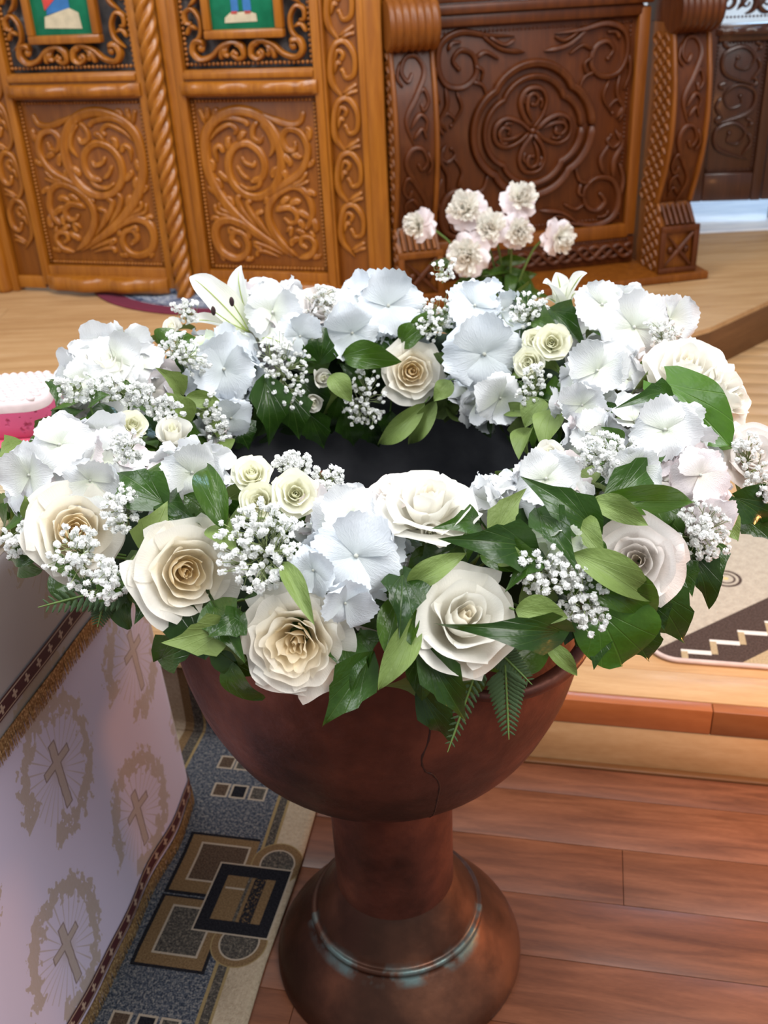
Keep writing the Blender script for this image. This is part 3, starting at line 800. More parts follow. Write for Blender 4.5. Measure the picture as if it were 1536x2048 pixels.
def door_leaf(label, x0, x1, mirror):
    """one leaf of the carved double door between x0 and x1"""
    d = wall_thing('royal_door', label, 'door')
    pz0, pz1 = .445, 1.075
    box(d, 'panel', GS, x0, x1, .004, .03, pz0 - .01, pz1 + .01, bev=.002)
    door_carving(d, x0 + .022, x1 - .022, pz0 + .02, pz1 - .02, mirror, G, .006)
    beads(d, G, rect_lines(x0 + .012, x1 - .012, pz0 + .012, pz1 - .014), .0064, .0140, -.001)
    box(d, 'stile', G, x0 - .032, x0, -.022, .035, .365, 1.80); box(d, 'stile', G, x1, x1 + .032, -.022, .035, .365, 1.80)
    box(d, 'rail', G, x0, x1, -.018, .034, .365, pz0); box(d, 'rail', G, x0, x1, -.018, .034, pz1, 1.165); box(d, 'rail', G, x0, x1, -.018, .034, 1.66, 1.80)
    box(d, 'rail_moulding', G, x0 + .001, x1 - .001, -.030, -.017, 1.135, 1.160, bev=.005)
    sh = wavy_shelf(d, x0 - .012, x1 + .012, 1.083, 1.128, .062, G); sh.location = (0, -.016, 0)
    sh = wavy_shelf(d, x0 - .004, x1 + .004, .348, .408, .066, G); sh.location = (0, -.016, 0)
    box(d, 'dark_backing_board', 'dim_room_tone', x0 - .004, x1 + .004, .033, .039, 1.16, 1.68, bev=.001, label='dark board standing in for the dim room behind the open lattice')  # added board, painted dark like the unlit room behind
    beads(d, G, [((x0 + .010, 1.182), (x1 - .010, 1.182)), ((x0 + .011, 1.182), (x0 + .011, 1.65)), ((x1 - .011, 1.182), (x1 - .011, 1.65))], .0072, .0165, .004)
    xm = (x0 + x1) / 2; w = x1 - x0; iw = .148
    # icon and its frame
    fr = MB(); 
    out = [(xm - iw, 1.262), (xm + iw, 1.262), (xm + iw, 1.63), (xm - iw, 1.63)]
    f = box(d, 'icon_frame', G, xm - iw, xm + iw, -.026, .01, 1.262, 1.292, bev=.007)
    box(d, 'icon_frame', G, xm - iw, xm - iw + .030, -.026, .01, 1.290, 1.63, bev=.007); box(d, 'icon_frame', G, xm + iw - .030, xm + iw, -.026, .01, 1.290, 1.63, bev=.007); box(d, 'icon_frame', G, xm - iw, xm + iw, -.026, .01, 1.60, 1.63, bev=.007)
    ic = box(d, 'icon', 'icon_green', xm - iw + .02, xm + iw - .02, -.008, .008, 1.285, 1.61, bev=.001, label='painted icon on a green ground')
    def flat(name, mat, pts): sharp(MB().prism(pts, -.0105, -.0082).obj(name, mat, ic), 30)
    if not mirror:
        flat('rock', 'icon_rock', [(xm - .075, 1.315), (xm + .075, 1.310), (xm + .070, 1.362), (xm + .035, 1.378), (xm - .068, 1.352)])
        flat('blue_robe', 'robe_blue', [(xm - .058, 1.357), (xm + .038, 1.378), (xm + .045, 1.56), (xm - .03, 1.57)])
        sharp(MB().prism([(xm - .062, 1.372), (xm - .005, 1.415), (xm + .012, 1.56), (xm - .075, 1.56)], -.0125, -.0106).obj('red_cloak', 'robe_red', ic), 30)
    else:
        flat('rock', 'icon_rock', [(xm - .068, 1.312), (xm + .052, 1.314), (xm + .050, 1.338), (xm + .02, 1.346), (xm - .045, 1.343), (xm - .066, 1.328)])
        flat('blue_robe', 'robe_blue', [(xm - .040, 1.348), (xm + .034, 1.348), (xm + .030, 1.56), (xm - .036, 1.56)])
        sharp(MB().prism([(xm - .012, 1.348), (xm + .004, 1.348), (xm + .002, 1.56), (xm - .008, 1.56)], -.0125, -.0106).obj('robe_fold', 'icon_green', ic), 30)
        for fx in (-.03, .02): flat('shoe', 'robe_red', [(xm + fx - .012, 1.338), (xm + fx + .012, 1.338), (xm + fx + .010, 1.347), (xm + fx - .010, 1.347)])
    # open scrolls round the icon
    for s in (-1, 1):
        e = xm + s * (w / 2 - .028)
        big = [(xm + s * .012, 1.205), (xm + s * .018, 1.238), (xm + s * .05, 1.252), (xm + s * .095, 1.240), (xm + s * .135, 1.208), (xm + s * .180, 1.198), (xm + s * .205, 1.222), (xm + s * .195, 1.252), (xm + s * .170, 1.252), (xm + s * .165, 1.232)]
        C = catmull(big[::-1], 5); carve(d, C, .013, .022, .012, G, 'carved_scroll', taper=(.1, .7))
        MB().ball((xm + s * .172, 0, 1.234), .015, 2, (1, .8, 1)).obj('carved_bud', G, d)
        C = catmull([(xm + s * .05, 1.250), (xm + s * .022, 1.236), (xm + s * .014, 1.208), (xm + s * .036, 1.196), (xm + s * .058, 1.210), (xm + s * .046, 1.226)], 6); carve(d, C, .011, .02, .012, G, taper=(.1, .7))
        MB().ball((xm + s * .044, 0, 1.212), .012, 2, (1, .8, 1)).obj('carved_bud', G, d)
        for q in ([(xm + s * .06, 1.246), (xm + s * .095, 1.225), (xm + s * .10, 1.196)], [(xm + s * .075, 1.24), (xm + s * .085, 1.215), (xm + s * .070, 1.205)]):
            carve(d, catmull(q, 5), .011, .018, .012, G, 'carved_leaf', taper=(.3, .8))
        for kk in range(3):
            zz = 1.262 + kk * .12
            C = catmull([(e - s * .008, zz - .02), (e - s * .045, zz + .012), (e - s * .050, zz + .06), (e - s * .026, zz + .095), (e + s * .002, zz + .085), (e + s * .002, zz + .055), (e - s * .016, zz + .05)], 6)
            carve(d, C, .010, .020, .012, G, taper=(.12, .7))
            carve(d, catmull([(e - s * .04, zz + .03), (e - s * .012, zz + .04), (e + s * .006, zz + .015)], 5), .009, .016, .012, G, 'carved_leaf', taper=(.3, .8))
    return d
door_leaf('left leaf of the carved doors, with a red and blue figure on its green icon', -1.362, -.832, False)
dr = door_leaf('right leaf of the carved doors, with a blue-robed figure on its green icon', -.645, -.155, True)
col = wall_thing('column', 'twisted rope column between the two carved door leaves', 'column')
rope(col, -.760, -.022, .335, 1.80, .034, G); box(col, 'column_board', G, -.800, -.720, .0, .036, .345, 1.80)
box(col, 'column_board', G, -.720, -.678, -.012, .035, .365, 1.80)
for i, (lab, xs) in enumerate((('carved vine pilaster at the right of the doors', (-.143, -.115, .007, .032)), ('carved vine pilaster cut by the left edge of the picture', (-1.398, -1.400, -1.52, -1.52)))):
    p = wall_thing('pilaster', lab, 'pilaster')
    if i == 0:
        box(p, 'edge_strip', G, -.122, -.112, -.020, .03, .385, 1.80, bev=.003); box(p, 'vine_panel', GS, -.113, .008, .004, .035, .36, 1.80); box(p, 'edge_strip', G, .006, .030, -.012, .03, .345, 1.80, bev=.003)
        box(p, 'plain_board', G, .030, .092, -.016, .035, .335, 1.80); box(p, 'base_rail', G, -.122, .03, -.012, .03, .345, .395)
        vine_strip(p, -.112, .006, .40, 1.80, G, .006, .182, 1)
    else:
        box(p, 'vine_panel', GS, -1.520, -1.394, .004, .035, .36, 1.80); vine_strip(p, -1.512, -1.400, .40, 1.80, G, .006, .182, -1)
        box(p, 'base_rail', G, -1.52, -1.394, -.012, .03, .345, .395)
        b = MB().lathe([(.030, .331), (.034, .335), (.036, .35), (.034, .40), (.034, 1.2), (.034, 1.8), (.0, 1.8)], 20); o = b.obj('post', G, p); o.location = (-1.585, -.02, 0)
        box(p, 'plain_board', G, -1.72, -1.521, -.02, .03, .331, 1.80)
wing = wall_thing('screen_wing', 'plain wooden wing of the screen beyond the left pilaster', 'screen')
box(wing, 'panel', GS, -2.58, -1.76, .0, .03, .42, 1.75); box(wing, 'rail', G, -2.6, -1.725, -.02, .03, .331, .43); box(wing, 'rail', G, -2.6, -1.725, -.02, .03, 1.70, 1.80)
for a in (-2.60, -1.785): box(wing, 'stile', G, a, a + .06, -.018, .03, .43, 1.70)

# ------------------------------------------------------------------ bishop's throne
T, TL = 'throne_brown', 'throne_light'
th = thing('throne', 'dark carved throne with a quatrefoil panel and curved arm posts', 'throne', (.600, 2.625, 0), math.atan2(.187, .982))
box(th, 'plinth', TL, -.56, .722, -.085, .50, .331, .362, bev=.006)
Yp = .165
px0, px1, pz0, pz1 = -.385, .475, .505, 1.262
box(th, 'back_panel', T, px0 - .02, px1 + .02, Yp, Yp + .03, pz0 - .02, pz1 + .02)
beads(th, T, rect_lines(px0 + .03, px1 - .035, pz0 + .035, pz1 - .02), .0062, .015, Yp)
for n_, a in (('panel_frame', (px0 - .03, px0 + .012, pz0 - .03, pz1 + .03)), ('panel_frame', (px1 - .018, px1 + .028, pz0 - .03, pz1 + .03)), ('panel_frame', (px0, px1, pz0 - .04, pz0 + .015)), ('panel_frame', (px0, px1, pz1, pz1 + .04))):
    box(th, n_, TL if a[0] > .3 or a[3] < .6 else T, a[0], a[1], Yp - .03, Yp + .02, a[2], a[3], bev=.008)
for z_, y_ in ((1.318, .045), (1.352, .03)): box(th, 'top_moulding', T, px0 - .03, px1 + .03, Yp - y_, Yp + .02, z_ - .016, z_ + .016, bev=.007)
box(th, 'upper_panel', T, px0 - .03, px1 + .06, Yp + .005, Yp + .03, 1.36, 1.75); beads(th, T, [((px0, 1.385), (px1, 1.385))], .006, .015, Yp)
mx_, mz_ = .070, .895
def quat(R, k, n=97):
    t = np.linspace(0, 2 * math.pi, n); r = R * (1 + k * np.abs(np.cos(2 * t)) ** .75 - k); return np.stack([mx_ + r * np.cos(t), mz_ + r * np.sin(t)], 1)
for R_q, k_, w_, nm in ((.232, .11, .017, 'medallion_ring'), (.188, .15, .012, 'medallion_ring')):
    carve(th, quat(R_q, k_), w_, .022, Yp, T, nm, taper=(1e-4, 1.0))
for a in range(4):
    a0 = math.pi / 2 * a
    def rot(pts): return [(mx_ + math.cos(a0) * x - math.sin(a0) * y, mz_ + math.sin(a0) * x + math.cos(a0) * y) for x, y in pts]
    carve(th, catmull(rot([(.008, 0), (.05, .035), (.10, .052), (.140, .035), (.152, 0), (.140, -.035), (.10, -.052), (.05, -.035), (.008, 0)]), 6), .011, .018, Yp, T, 'carved_petal', taper=(.05, .8))
    C = catmull(rot([(.03, .002), (.075, .022), (.118, .022), (.132, 0), (.115, -.02), (.09, -.012), (.092, .004)]), 6)
    carve(th, C, .010, .016, Yp, T, 'carved_scroll', ball=(C[-1][0], C[-1][1], .010), taper=(.15, .7))
    for q in ([(.12, -.018), (.10, -.035), (.075, -.03)], [(.13, .008), (.118, .034), (.095, .036)]): carve(th, catmull(rot(q), 5), .008, .013, Yp, T, 'carved_leaf', taper=(.3, .8))
MB().ball((mx_, Yp - .01, mz_), .014, 2).obj('carved_bud', T, th)
for sx in (-1, 1):
    for sz in (-1, 1):
        cx_, cz_ = mx_ + sx * .275, mz_ + sz * .240
        if sz < 0: cz_ = mz_ - .265
        def mp(pts): return [(cx_ + sx * x, cz_ + sz * y) for x, y in pts]
        for pts, w_ in (([(-.20, .085), (-.10, .092), (.0, .108), (.072, .075), (.085, .0), (.055, -.06), (-.01, -.07), (-.055, -.03), (-.045, .03), (.0, .05), (.03, .02), (.01, -.01)], .016),
                        ([(-.24, .03), (-.15, .045), (-.08, .09)], .012), ([(-.05, .02), (-.09, .04), (-.14, .015)], .011), ([(-.03, -.05), (-.08, -.07), (-.10, -.12)], .011),
                        ([(.06, -.06), (.055, -.13), (.085, -.19), (.07, -.23)], .014), ([(.02, -.08), (.0, -.14), (.03, -.19)], .011), ([(.09, .01), (.10, -.06), (.08, -.12)], .012),
                        ([(-.10, .09), (-.16, .06), (-.2, .075)], .010), ([(-.045, .0), (-.08, -.02), (-.075, -.055)], .010), ([(.05, .05), (.035, .075), (.0, .078)], .010)):
            C = catmull(mp(pts), 6); carve(th, C, w_ * .9, .016, Yp, T, 'carved_scroll' if len(pts) > 6 else 'carved_leaf', ball=(C[-1][0], C[-1][1], .010) if len(pts) > 6 else None, taper=(.2, .6))
    for kk in (-1, 1):
        C = catmull([(mx_ + sx * .33, mz_ + kk * .02), (mx_ + sx * .355, mz_ + kk * .06), (mx_ + sx * .33, mz_ + kk * .085), (mx_ + sx * .30, mz_ + kk * .06), (mx_ + sx * .315, mz_ + kk * .04)], 6); carve(th, C, .012, .015, Yp, T, ball=(C[-1][0], C[-1][1], .009))
# lower frieze: a plait
b = MB()
for ph in (0, 1, 2):
    x = np.linspace(px0 - .02, px1 + .02, 160)
    relief(b, np.stack([x, .418 + .024 * np.sin(x * 42 + ph * 2.09)], 1), .0085, .012 + .002 * ph, Yp - .02, taper=(1e-4, 1.0))
b.obj('plaited_frieze', T, th)
box(th, 'frieze_board', T, px0 - .03, px1 + .03, Yp - .02, Yp + .02, .362, .468); beads(th, T, [((px0, .458), (px1, .458))], .005, .013, Yp - .022)
# arm posts
def arm(x0, x1, outer):
    ap = [(1.222, .005), (1.16, -.012), (1.06, -.038), (.95, -.052), (.84, -.048), (.74, -.026), (.66, .002), (.618, .016)]
    C = catmull(ap, 4)                                   # (z, y) of the bowed front
    wm = x1 - x0; rl = .016
    o = th
    F = [(y, z) for z, y in C]
    body = MB(); ys = [q[0] for q in F]
    P = [[(x, y, z) for y, z in F] for x in (x0 + rl, x1 - rl)]
    body.grid([[(x, y + .008, z) for y, z in F] for x in (x1 - rl, x0 + rl)])
    body.obj('vine_face', T, o)
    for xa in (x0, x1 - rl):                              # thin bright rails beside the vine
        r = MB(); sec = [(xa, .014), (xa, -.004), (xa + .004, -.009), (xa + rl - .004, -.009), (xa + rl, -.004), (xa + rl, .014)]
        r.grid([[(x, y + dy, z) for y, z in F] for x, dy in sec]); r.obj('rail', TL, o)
    # carved vine following the bow
    for k in range(2):
        zt = 1.20 - k * .29; s = 1 if k == 0 else -1; xm = (x0 + x1) / 2; hw = wm / 2 - rl
        for pts, w_ in (([(xm - s * hw * .1, zt - .30), (xm - s * hw * .55, zt - .21), (xm + s * hw * .1, zt - .13), (xm + s * hw * .62, zt - .06), (xm + s * hw * .3, zt - .012), (xm - s * hw * .3, zt - .012), (xm - s * hw * .6, zt - .055), (xm - s * hw * .3, zt - .085), (xm - s * hw * .02, zt - .06)], .011),
                        ([(xm + s * hw * .05, zt - .14), (xm + s * hw * .5, zt - .11), (xm + s * hw * .75, zt - .15), (xm + s * hw * .45, zt - .18), (xm + s * hw * .3, zt - .155)], .009),
                        ([(xm - s * hw * .35, zt - .235), (xm + s * hw * .2, zt - .19), (xm + s * hw * .6, zt - .21), (xm + s * hw * .5, zt - .25)], .009),
                        ([(xm - s * hw * .2, zt - .27), (xm + s * hw * .3, zt - .235), (xm + s * hw * .55, zt - .27)], .008), ([(xm - s * hw * .6, zt - .02), (xm - s * hw * .85, zt - .07), (xm - s * hw * .6, zt - .10)], .008)):
            bb = MB(); relief(bb, catmull(pts, 6), w_, .013, 0, taper=(.2, .6))
            zs = [q[0] for q in C][::-1]; yv = [q[1] for q in C][::-1]
            bb.v = [(x, y + float(np.interp(z, zs, yv)) + .008, z) for x, y, z in bb.v]
            bb.obj('carved_scroll', T, o)
    # side boards with weave, down to the block
    side = [(.002, 1.24)] + F + [(.012, .61), (-.055, .535), (-.055, .362), (.22, .362), (.22, 1.24)]
    sd = side[::-1]
    for xs, nm in ((x0, 'arm_side'), (x1, 'arm_side')):
        pass
    core = MB(); n = len(side)
    xa, xb = x0 + .002, x1 - .002
    core.v = [(xa, y + .013, z) for y, z in side] + [(xb, y + .013, z) for y, z in side]; core.uv = [(0, 0)] * (2 * n)
    core.f = [tuple(range(n)), tuple(range(2 * n - 1, n - 1, -1))] + [(i, n + i, n + (i + 1) % n, (i + 1) % n) for i in range(n)]; core.mi = [0] * len(core.f)
    sharp(core.obj('arm_side', TL, o), 35)
    wv = MB(); zz = .375; r2 = 0
    while zz < 1.2:                                       # woven pattern on the side that shows
        yf = float(np.interp(zz, [q[0] for q in C][::-1], [q[1] for q in C][::-1])) if zz > .62 else -.05
        for c in range(4):
            ya = yf + .022 + c * .034
            sgn = 1 if (c + r2) % 2 else -1
            pts = [(ya, zz - .012 * sgn), (ya + .014, zz), (ya + .028, zz + .012 * sgn)]
            t_ = MB(); relief(t_, pts, .009, .006, 0, taper=(.3, .8), groove=False)
            for f_ in t_.f: wv.f.append(tuple(q + len(wv.v) for q in f_)); wv.mi.append(0)
            wv.v += [(x0 + .003 + y, x, z) for x, y, z in t_.v]; wv.uv += t_.uv
        zz += .021; r2 += 1
    wv.obj('woven_carving', TL, o, kind='stuff')
    # scroll roll on top, with rings
    prof_ = []
    for i in range(7):
        a, b_ = x0 - .006 + (wm + .012) * i / 7, x0 - .006 + (wm + .012) * (i + 1) / 7
        for t in (.04, .3, .5, .7, .96): prof_.append((.075 + .009 * math.sin(math.pi * t) ** .5, a + (b_ - a) * t))
    prof_ = [(.0, prof_[0][1])] + prof_ + [(.0, prof_[-1][1])]
    rl_ = MB(); seg = 32
    rl_.grid([[(xx, -.0 + r * math.cos(2 * math.pi * i / seg), 1.288 + r * math.sin(2 * math.pi * i / seg)) for r, xx in prof_] for i in range(seg)], closed_u=True)
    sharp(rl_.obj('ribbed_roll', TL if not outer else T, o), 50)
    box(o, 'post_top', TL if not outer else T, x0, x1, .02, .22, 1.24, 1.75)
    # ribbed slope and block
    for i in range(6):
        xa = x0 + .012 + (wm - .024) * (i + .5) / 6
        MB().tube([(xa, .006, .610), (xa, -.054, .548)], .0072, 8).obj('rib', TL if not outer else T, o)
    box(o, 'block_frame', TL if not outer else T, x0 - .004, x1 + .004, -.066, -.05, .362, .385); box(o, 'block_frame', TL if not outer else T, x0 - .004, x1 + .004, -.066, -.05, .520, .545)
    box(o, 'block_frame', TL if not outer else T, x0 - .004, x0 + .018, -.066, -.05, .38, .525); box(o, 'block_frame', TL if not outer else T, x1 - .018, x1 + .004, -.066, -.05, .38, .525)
    xm = (x0 + x1) / 2
    carve(o, [(x0 + .02, .39), (xm, .452), (x1 - .02, .515)], .011, .010, -.055, T, 'carved_bar', taper=(1e-3, 1)); carve(o, [(x0 + .02, .515), (xm, .452), (x1 - .02, .39)], .009, .008, -.055, T, 'carved_bar', taper=(1e-3, 1))
    for dx_, dz_ in ((-.032, 0), (.032, 0)): MB().ball((xm + dx_, -.056, .452 + dz_), .014, 1, (1, .5, 1.2)).obj('carved_bud', T, o)
arm(-.505, -.345, False)
arm(.522, .672, True)

# ------------------------------------------------------------------ second screen at the far right
fs = thing('carved_screen', 'dark carved screen panel behind the throne at the right edge', 'screen', (1.75, 3.55, 0), -.10)
FB = 'far_brown'
x0, x1 = -.20, .02
box(fs, 'panel', FB, x0 - .02, x1 + .02, .0, .02, .54, 1.12)
beads(fs, FB, rect_lines(x0 + .008, x1 - .008, .565, 1.095), .006, .015, -.002)
box(fs, 'stile', FB, x0 - .30, x0, -.02, .03, .43, 1.75); box(fs, 'stile', FB, x1, x1 + .045, -.02, .03, .43, 1.75); box(fs, 'stile', FB, x1 + .05, x1 + .40, -.01, .03, .43, 1.75)
box(fs, 'rail', FB, x0, x1, -.02, .03, .43, .555, bev=.008); box(fs, 'rail', FB, x0, x1, -.02, .03, 1.10, 1.17, bev=.008); wavy_shelf(fs, x0 - .01, x1 + .01, 1.125, 1.155, .03, FB).location = (0, -.02, 0)
box(fs, 'foot', FB, x1 + .10, x1 + .40, -.005, .028, .331, .435); box(fs, 'foot', FB, x0 - .28, x0 - .16, -.015, .025, .331, .435)
for k in range(3):
    zc = 1.02 - k * .155; s = 1 if k % 2 else -1; xc = (x0 + x1) / 2
    C = catmull([(xc - s * .08, zc - .10), (xc + s * .06, zc - .05), (xc + s * .075, zc + .03), (xc, zc + .06), (xc - s * .055, zc + .02), (xc - s * .03, zc - .03), (xc + s * .02, zc - .02), (xc + s * .015, zc + .015)], 6)
    carve(fs, C, .012, .016, .0, FB, ball=(C[-1][0], C[-1][1], .011))
    for q in ([(xc - s * .05, zc - .08), (xc - s * .085, zc - .03), (xc - s * .07, zc + .01)], [(xc + s * .05, zc + .05), (xc + s * .08, zc + .07), (xc + s * .06, zc + .09)], [(xc - s * .06, zc + .04), (xc - s * .08, zc + .06), (xc - s * .05, zc + .075)]):
        carve(fs, catmull(q, 5), .010, .013, 0, FB, 'carved_leaf', taper=(.3, .8))
beads(fs, FB, [((x0, 1.195), (x1, 1.195))], .006, .015, .0)
for k in range(3):
    xc = x0 + .03 + k * .08
    C = spiral((xc, 1.25), .045, 200 + k * 60, 1.3, 1 if k % 2 else -1); carve(fs, C, .014, .02, .012, FB)
    carve(fs, catmull([(xc - .04, 1.22), (xc + .02, 1.30), (xc + .07, 1.36)], 5), .012, .02, .012, FB, 'carved_leaf')
    carve(fs, spiral((xc + .02, 1.40), .045, 20 + k * 60, 1.3, -1 if k % 2 else 1), .014, .02, .012, FB)

# ------------------------------------------------------------------ where the flowers stand (world coordinates, metres)
ROSES = [
    ('full', (-0.1762, -0.3724, 1.0162), (0.3274, -0.859, 0.3937), 0.0888, 'creamy open rose at the front left, peach heart, second from the left'),
    ('full', (-0.2939, -0.2969, 1.0169), (0.3843, -0.7564, 0.5293), 0.0883, 'creamy rose at the far left with gypsophila lying across its heart'),
    ('garden', (-0.067, -0.4252, 0.9768), (-0.1187, -0.9349, 0.3345), 0.0944, 'ruffled cream garden rose hanging lowest over the copper bowl'),
    ('tall', (0.069, -0.4282, 0.9754), (0.1781, -0.6524, 0.7367), 0.0922, 'ivory rose at the front right with a long ivy leaf across it'),
    ('open', (0.249, -0.3591, 0.9907), (-0.3316, -0.791, 0.5141), 0.0845, 'pale blush white rose on the right, wrapped by light ivy below'),
    ('full', (0.0605, 0.2267, 0.9627), (0.0679, -0.9128, 0.4028), 0.0848, 'cream rose with peach spiral heart at the back of the bowl opening'),
    ('tall', (0.0493, -0.3573, 1.0362), (0.0756, -0.2292, 0.9704), 0.0789, 'white rose seen from its side at the front edge of the opening'),
    ('tall', (0.3712, -0.057, 1.0298), (-0.0388, -0.3697, 0.9283), 0.0957, 'ivory rose seen from its side at the back right shoulder'),
    ('tall', (0.3926, -0.0887, 1.0268), (0.6814, -0.575, 0.4529), 0.0685, 'ivory rose turned away outermost on the right shoulder'),
    ('open', (0.4207, -0.1473, 0.982), (0.1666, -0.7805, 0.6025), 0.0719, 'blush pink rose cut by the right edge of the picture'),
    ('open', (-0.0682, 0.2873, 1.0329), (0.0783, -0.624, 0.7775), 0.073, 'white rose behind the gypsophila at the back, right of the lily'),
    ('tall', (-0.3248, 0.0427, 1.0423), (0.0838, -0.4405, 0.8938), 0.0747, 'white rose seen side-on among hydrangea on the left shoulder'),
    ('open', (0.0232, -0.3333, 1.0537), (-0.341, -0.3516, 0.8718), 0.0415, 'small white rose petals at the front edge beside the opening'),
    ('small', (-0.1112, -0.2985, 1.0659), (-0.0408, -0.5824, 0.8119), 0.0369, 'cream spray rose, uppermost of three at the left of the opening'),
    ('small', (-0.1017, -0.321, 1.0526), (-0.0723, -0.8214, 0.5658), 0.0391, 'cream spray rose, lower left of three at the left of the opening'),
    ('small', (-0.0716, -0.3179, 1.0571), (0.191, -0.7637, 0.6166), 0.0428, 'round cream spray rose, right of three at the left of the opening'),
    ('small', (-0.2686, -0.1121, 1.0446), (0.3378, -0.7127, 0.6147), 0.0347, 'small greenish cream rose above the white hydrangea at far left'),
    ('bud', (-0.2314, -0.0839, 0.9972), (0.1904, -0.3506, 0.917), 0.0532, 'half-open ivory rosebud with green sepals on the left'),
    ('bud', (-0.0781, 0.2168, 0.9621), (0.4919, -0.7847, 0.3773), 0.0375, 'small white rosebud under the back gypsophila, upper one'),
    ('bud', (-0.0881, 0.2081, 0.9407), (0.2778, -0.9592, -0.0531), 0.0361, 'small white rosebud under the back gypsophila, lower one'),
    ('small', (0.2308, 0.1415, 1.0303), (-0.3333, -0.7985, 0.5013), 0.035, 'small pale yellow rose, left of three at the back right'),
    ('small', (0.2481, 0.1235, 1.0323), (-0.0641, -0.8519, 0.5198), 0.0503, 'pale yellow spray rose, largest of three at the back right'),
    ('small', (0.2207, 0.1159, 1.0118), (-0.4119, -0.8745, 0.2561), 0.04, 'pale yellow spray rose, lowest of three at the back right'),
    ('bud', (-0.2665, 0.2006, 1.0484), (-0.0783, -0.6679, 0.7401), 0.0319, 'small green-white rosebud at the back left edge'),
    ('bud', (0.1876, -0.2616, 1.0461), (-0.4439, -0.5151, 0.7332), 0.0383, 'ivory rosebud rising above the hydrangea on the right of the opening'),
    ('bud', (0.0502, -0.3729, 1.0475), (0.1331, -0.9654, 0.2242), 0.0258, 'tight white bud hanging under the side-on rose at the front'),
]
HYDRANGEAS = [
    ((-0.3174, -0.1709, 1.005), (0.0241, -0.6025, 0.7977), 0.1334, 'w', 'big white hydrangea head at the far left above the cream rose'),
    ((-0.3316, 0.0897, 1.0089), (0.2142, -0.5593, 0.8008), 0.1368, 'w', 'white hydrangea on the left shoulder behind the gypsophila'),
    ((-0.2157, 0.1807, 0.9885), (0.4, -0.7349, 0.5476), 0.113, 'b', 'cool white hydrangea with one floret hanging into the opening at left'),
    ((-0.2145, 0.1039, 0.9604), (0.5739, -0.7177, 0.3943), 0.0569, 'b', 'loose hydrangea florets hanging lowest into the opening at left'),
    ((-0.1445, 0.2926, 1.0054), (0.165, -0.7258, 0.6678), 0.1374, 'w', 'white hydrangea at the back left beside the lily'),
    ((0.0159, 0.3165, 0.9997), (-0.0167, -0.7901, 0.6128), 0.1394, 'b', 'white hydrangea at the back centre with one floret facing right'),
    ((0.1754, 0.2803, 1.0214), (-0.1465, -0.6713, 0.7266), 0.0975, 'b', 'bluish white hydrangea at the back, upper of the two in a column'),
    ((0.1773, 0.214, 0.9819), (-0.3375, -0.7973, 0.5005), 0.1154, 'b', 'white hydrangea at the back hanging down beside the yellow roses'),
    ((0.1693, 0.1768, 0.9402), (-0.4339, -0.8524, 0.2919), 0.0807, 'w', 'white hydrangea florets drooping over the dark bowl interior'),
    ((0.3585, 0.1939, 0.987), (0.1375, -0.5131, 0.8472), 0.1606, 'w', 'large white hydrangea at the back right corner'),
    ((0.2964, -0.0231, 1.0023), (-0.4073, -0.4984, 0.7653), 0.1216, 'w', 'white hydrangea on the right between the yellow roses and big leaf'),
    ((0.2939, -0.2002, 1.0104), (-0.0282, -0.599, 0.8002), 0.1202, 'w', 'big white hydrangea on the right under the round green leaf'),
    ((0.3135, -0.2542, 0.9931), (0.1302, -0.7367, 0.6635), 0.0943, 'p', 'pinkish hydrangea at the right above the gypsophila'),
    ((-0.0179, -0.371, 1.0087), (0.006, -0.6967, 0.7174), 0.0991, 'b', 'large-flowered hydrangea at the front centre facing the camera'),
    ((-0.192, -0.2116, 1.0172), (0.281, -0.3789, 0.8818), 0.0773, 'w', 'white hydrangea on the left between rosebud and curled leaf'),
    ((0.1701, -0.2971, 1.032), (-0.0561, -0.5618, 0.8253), 0.0641, 'w', 'white hydrangea floret cluster at the right of the opening'),
    ((0.237, -0.1938, 1.0297), (-0.2323, -0.4529, 0.8608), 0.0626, 'w', 'white hydrangea florets at the inner right edge of the opening'),
    ((0.1192, -0.323, 1.0401), (-0.0411, -0.5577, 0.8291), 0.0419, 'w', 'small hydrangea cluster at the front edge right of the side-on rose'),
    ((-0.0973, 0.2567, 1.006), (0.1681, -0.8207, 0.5461), 0.065, 'b', 'small bluish hydrangea below the back left gypsophila'),
    ((-0.0287, -0.342, 1.0354), (0.0182, -0.5666, 0.8238), 0.0548, 'w', 'white hydrangea florets behind the front centre one'),
    ((-0.2178, 0.0691, 0.9496), (0.6445, -0.6775, 0.3543), 0.0396, 'w', 'white hydrangea petals left of the opening below the ivy'),
    ((0.1735, -0.3694, 1.0186), (0.0454, -0.7378, 0.6735), 0.0317, 'g', 'folded greenish white hydrangea floret on the ivy at front right'),
]
